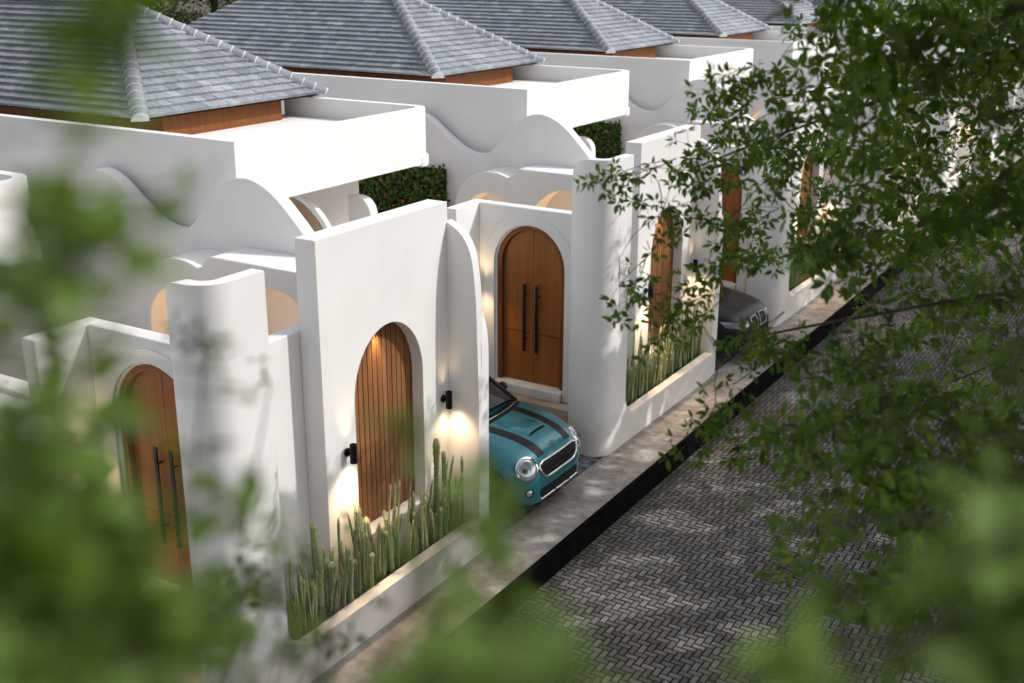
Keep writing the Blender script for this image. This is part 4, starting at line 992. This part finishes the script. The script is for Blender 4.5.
dense = lambda x, y: smoothstep(830, 915, x + (40 if y < 130 else 0) - (45 if 250 < y < 345 else 0))*(1 if y < 330 else smoothstep(450, 330, y))
scatter(1, 800, 1050, -30, 420, 4.6, 7.0, 50, 12, 0.082, fall=dense)
scatter(2, 820, 1060, -30, 420, 8.0, 12, 46, 12, 0.095, .65, fall=dense)
scatter(3, 860, 1060, -20, 330, 14, 18, 30, 10, 0.11, .9, fall=dense)
scatter(4, 880, 1050, -20, 260, 20, 25, 20, 10, 0.12, 1.1)
scatter(5, 900, 1040, -20, 200, 27, 32, 12, 10, 0.14, 1.3)
scatter(1, 860, 1040, 390, 480, 4.5, 6.5, 24)
scatter(1, 775, 900, 405, 480, 5.0, 6.5, 9, 7)
scatter(1, 800, 900, 440, 540, 4.5, 5.5, 8, 7)
scatter(1, 880, 1040, 460, 600, 3.6, 5, 16, 8)

# the near tree: leaves well inside half a metre to two metres of the lens
near = Leaves(); ntw = T_TW[0]
limbA = bough(ntw, [(1.55, -1.1, 6.2), (0.6, -1.3, 6.9), (-0.5, -0.9, 6.8), (-1.05, -0.2, 6.5), (-1.25, 0.25, 6.25)], 0.05, 0.014)
limbB = bough(ntw, [(1.55, -1.1, 5.0), (0.9, -0.7, 5.6), (0.35, -0.1, 5.75), (-0.05, 0.2, 5.7), (-0.5, 0.35, 5.75)], 0.04, 0.012)
limbC = bough(ntw, [(1.55, -1.1, 5.6), (1.0, -0.2, 6.1), (0.55, 0.5, 6.2), (0.25, 0.95, 6.15)], 0.035, 0.010)
def cluster(limb, px, py, d, n, L, rr, tint, spread=0.02):
    """n whorls of leaflets round the point seen at (px,py), on a thin twig from the limb"""
    c_ = at(px, py, d); nd = min(limb, key=lambda p: (p-c_).length); mid = nd.lerp(c_, 0.5) + Vector((0, 0, 0.05))
    ntw.tube(catmull([tuple(nd), tuple(mid), tuple(c_)], 4), [0.003*(1-i/9*0.6) for i in range(9)], 5)
    for i in range(n):
        p = c_ + Vector((rr.gauss(0, spread), rr.gauss(0, spread), rr.gauss(0, spread)))
        near.whorl(p, (rr.gauss(0, .8), rr.gauss(0, .8), 1), rr.randint(3, 5), L, rr, tint, 0.5)
        if (p-c_).length > 0.01: ntw.tube([c_, p], [0.0016, 0.001], 4)
rr = random.Random(77)
for px, py, d, n, L, tn, sp in (
    (92, -10, .62, 3, .045, .10, .015), (95, 45, .60, 3, .042, .12, .014), (92, 85, .58, 2, .04, .3, .010), (100, 125, .56, 4, .030, .8, .008),
    (85, 262, .62, 7, .042, .6, .017), (115, 235, .66, 2, .035, .45, .014), (45, 290, .7, 2, .036, .45, .015), (198, 195, .8, 1, .025, .4, .008), (165, 185, .9, 1, .022, .25, .01),
    (12, 345, .75, 2, .04, .4, .02), (55, 360, .7, 2, .036, .4, .018), (5, 430, .62, 3, .045, .5, .02), (60, 395, .7, 2, .036, .45, .018), (105, 345, .9, 1, .025, .4, .01),
    (20, 490, .6, 4, .048, .55, .022), (5, 560, .58, 4, .05, .55, .022), (55, 560, .6, 4, .048, .4, .022), (95, 590, .65, 3, .042, .3, .02), (30, 630, .58, 4, .05, .6, .022), (90, 640, .6, 3, .045, .45, .02), (140, 610, .7, 3, .038, .5, .018), (135, 665, .62, 3, .042, .5, .018),
    (165, 655, .7, 2, .036, .5, .016), (60, 480, .7, 2, .036, .35, .016), (110, 535, .75, 2, .034, .25, .016), (235, 500, .85, 2, .032, .3, .014), (215, 455, .95, 1, .028, .3, .01), (245, 530, .9, 1, .03, .45, .01), (200, 345, 1.1, 2, .026, .12, .014), (255, 400, 1.1, 1, .026, .2, .012), (225, 375, 1.2, 1, .026, .3, .01), (150, 575, .8, 2, .03, .3, .014)):
    cluster(limbA, px, py, d*1.2, n+2 if (px < 150 and py > 380 and d < .71) else n, L*(1.4 if py > 380 else 1.2), rr, tn, sp*(1.1 if py > 380 else 0.85))
for px, py, d, n, L, tn, sp in (
    (250, 560, 2.3, 3, .036, .25, .04), (305, 612, 2.5, 3, .036, .3, .04), (335, 565, 2.6, 2, .034, .3, .03), (245, 600, 2.2, 3, .036, .2, .04), (285, 640, 2.2, 3, .036, .3, .04), (270, 385, 2.4, 2, .03, .2, .03), (205, 350, 2.0, 2, .03, .2, .03), (350, 640, 2.3, 2, .034, .3, .03), (215, 640, 2.0, 3, .036, .25, .04),
    (268, 590, 1.5, 3, .034, .25, .02), (255, 640, 1.3, 3, .036, .35, .025), (292, 565, 1.6, 2, .034, .3, .02), (325, 640, 1.3, 2, .03, .4, .02), (215, 665, 1.1, 2, .036, .3, .02), (290, 655, 1.4, 2, .03, .3, .02), (345, 575, 1.5, 2, .03, .3, .015), (235, 615, 1.4, 2, .03, .25, .02),
    (402, 432, .95, 3, .030, .5, .009), (410, 462, 1.0, 2, .026, .5, .008), (450, 515, .95, 3, .036, .4, .014), (485, 540, 1.0, 3, .036, .4, .012), (425, 560, 1.0, 2, .034, .35, .012), (475, 495, 1.1, 2, .03, .3, .01), (465, 600, 1.0, 2, .034, .3, .012), (525, 612, .9, 2, .034, .4, .010),
    (465, 668, .66, 2, .040, .5, .012), (525, 675, .64, 2, .042, .55, .012), (585, 672, .62, 1, .044, .5, .008), (500, 690, .60, 2, .045, .55, .012), (560, 700, .6, 2, .045, .55, .012), (405, 690, .75, 2, .038, .45, .014)):
    cluster(limbB, px, py, d, n, L, rr, tn, sp)
for px, py, d, n, L, tn, sp in (
    (792, 655, .55, 4, .030, .9, .006), (788, 680, .55, 4, .030, .85, .006), (955, 555, .56, 3, .030, .5, .010), (985, 540, .6, 1, .032, .5, .010), (1005, 600, .56, 4, .042, .45, .016), (945, 615, .6, 3, .036, .45, .012),
    (985, 660, .55, 4, .042, .5, .016), (1028, 540, .58, 3, .042, .5, .014), (1020, 495, .75, 1, .036, .45, .014), (925, 665, .62, 2, .036, .5, .010), (1030, 640, .55, 3, .042, .5, .016),
    (850, 585, 1.9, 4, .042, .22, .04), (885, 610, 1.8, 4, .042, .22, .05), (848, 640, 1.6, 4, .042, .35, .04), (890, 660, 1.6, 3, .042, .35, .04), (835, 520, 2.2, 4, .042, .3, .05), (800, 525, 2.3, 2, .04, .35, .03), (930, 470, 2.2, 5, .046, .35, .06), (985, 430, 2.3, 5, .048, .35, .07),
    (1000, 380, 2.3, 5, .048, .3, .07), (905, 430, 2.5, 4, .046, .35, .06), (960, 320, 2.7, 6, .05, .3, .08), (1010, 280, 2.7, 6, .05, .25, .08), (1000, 120, 2.8, 6, .05, .3, .08), (800, 275, 2.4, 1, .034, .7, .01), (1000, 30, 2.6, 6, .05, .3, .08)):
    cluster(limbC, px, py, d*(1.35 if d < 1 else 1), n, L*(1.35 if d < 1 else 1), rr, tn, sp*(1.2 if d < 1 else 1))

for k, (tx, ty) in trunks.items():
    root = thing('street_tree', TREE_LABEL[k], 'tree', (tx, ty, -0.2), 'street trees along the right side of the road')
    o = T_TW[k].build('trunk', M['bark'], root, (tx, ty, -0.2), fix=False, smooth=60)
    if k in (4, 5):
        for nm in ('p', 'd', 'n', 'L', 'W', 't'): getattr(T_LV[k], nm).extend(getattr(vis_lv[k], nm))
        vis_lv[k] = Leaves()
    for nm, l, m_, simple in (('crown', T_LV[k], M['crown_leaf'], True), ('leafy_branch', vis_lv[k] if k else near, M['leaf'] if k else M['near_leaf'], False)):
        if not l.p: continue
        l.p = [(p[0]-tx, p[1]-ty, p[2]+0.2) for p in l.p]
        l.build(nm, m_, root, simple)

# trees behind the houses, seen in the gap between two roofs
def back_tree(x, y, hgt, seed, label):
    rr = random.Random(seed); root = thing('background_tree', label, 'tree', (x, y, -0.36)); tw = MB(); lv = Leaves()
    st = bough(tw, [(0, 0, 0), (0.1, 0, hgt*0.3), (0, 0.1, hgt*0.6), (0.1, 0, hgt*0.9)], 0.22, 0.05)
    for q in range(8):
        a = q*0.8; s0 = st[int(len(st)*rr.uniform(.45, .9))]; e = s0 + Vector((math.cos(a)*1.8, math.sin(a)*1.8, 1.2)); bough(tw, [s0, s0.lerp(e, .5)+Vector((0, 0, .2)), e], 0.07, 0.02, 6)
    crown_leaves(lv, (0, 0, hgt*0.68), (2.4, 2.4, hgt*0.34), 60, 60, rr, 0.15)
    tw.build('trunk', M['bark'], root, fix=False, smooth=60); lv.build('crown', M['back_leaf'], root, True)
back_tree(-25.5, 22.5, 8.2, 1, 'dark green tree behind the roofs, in the gap beside the nearest roof ridge')
back_tree(-29.0, 28.5, 8.5, 2, 'bushy tree behind the roofs, right half of the gap at the upper left')
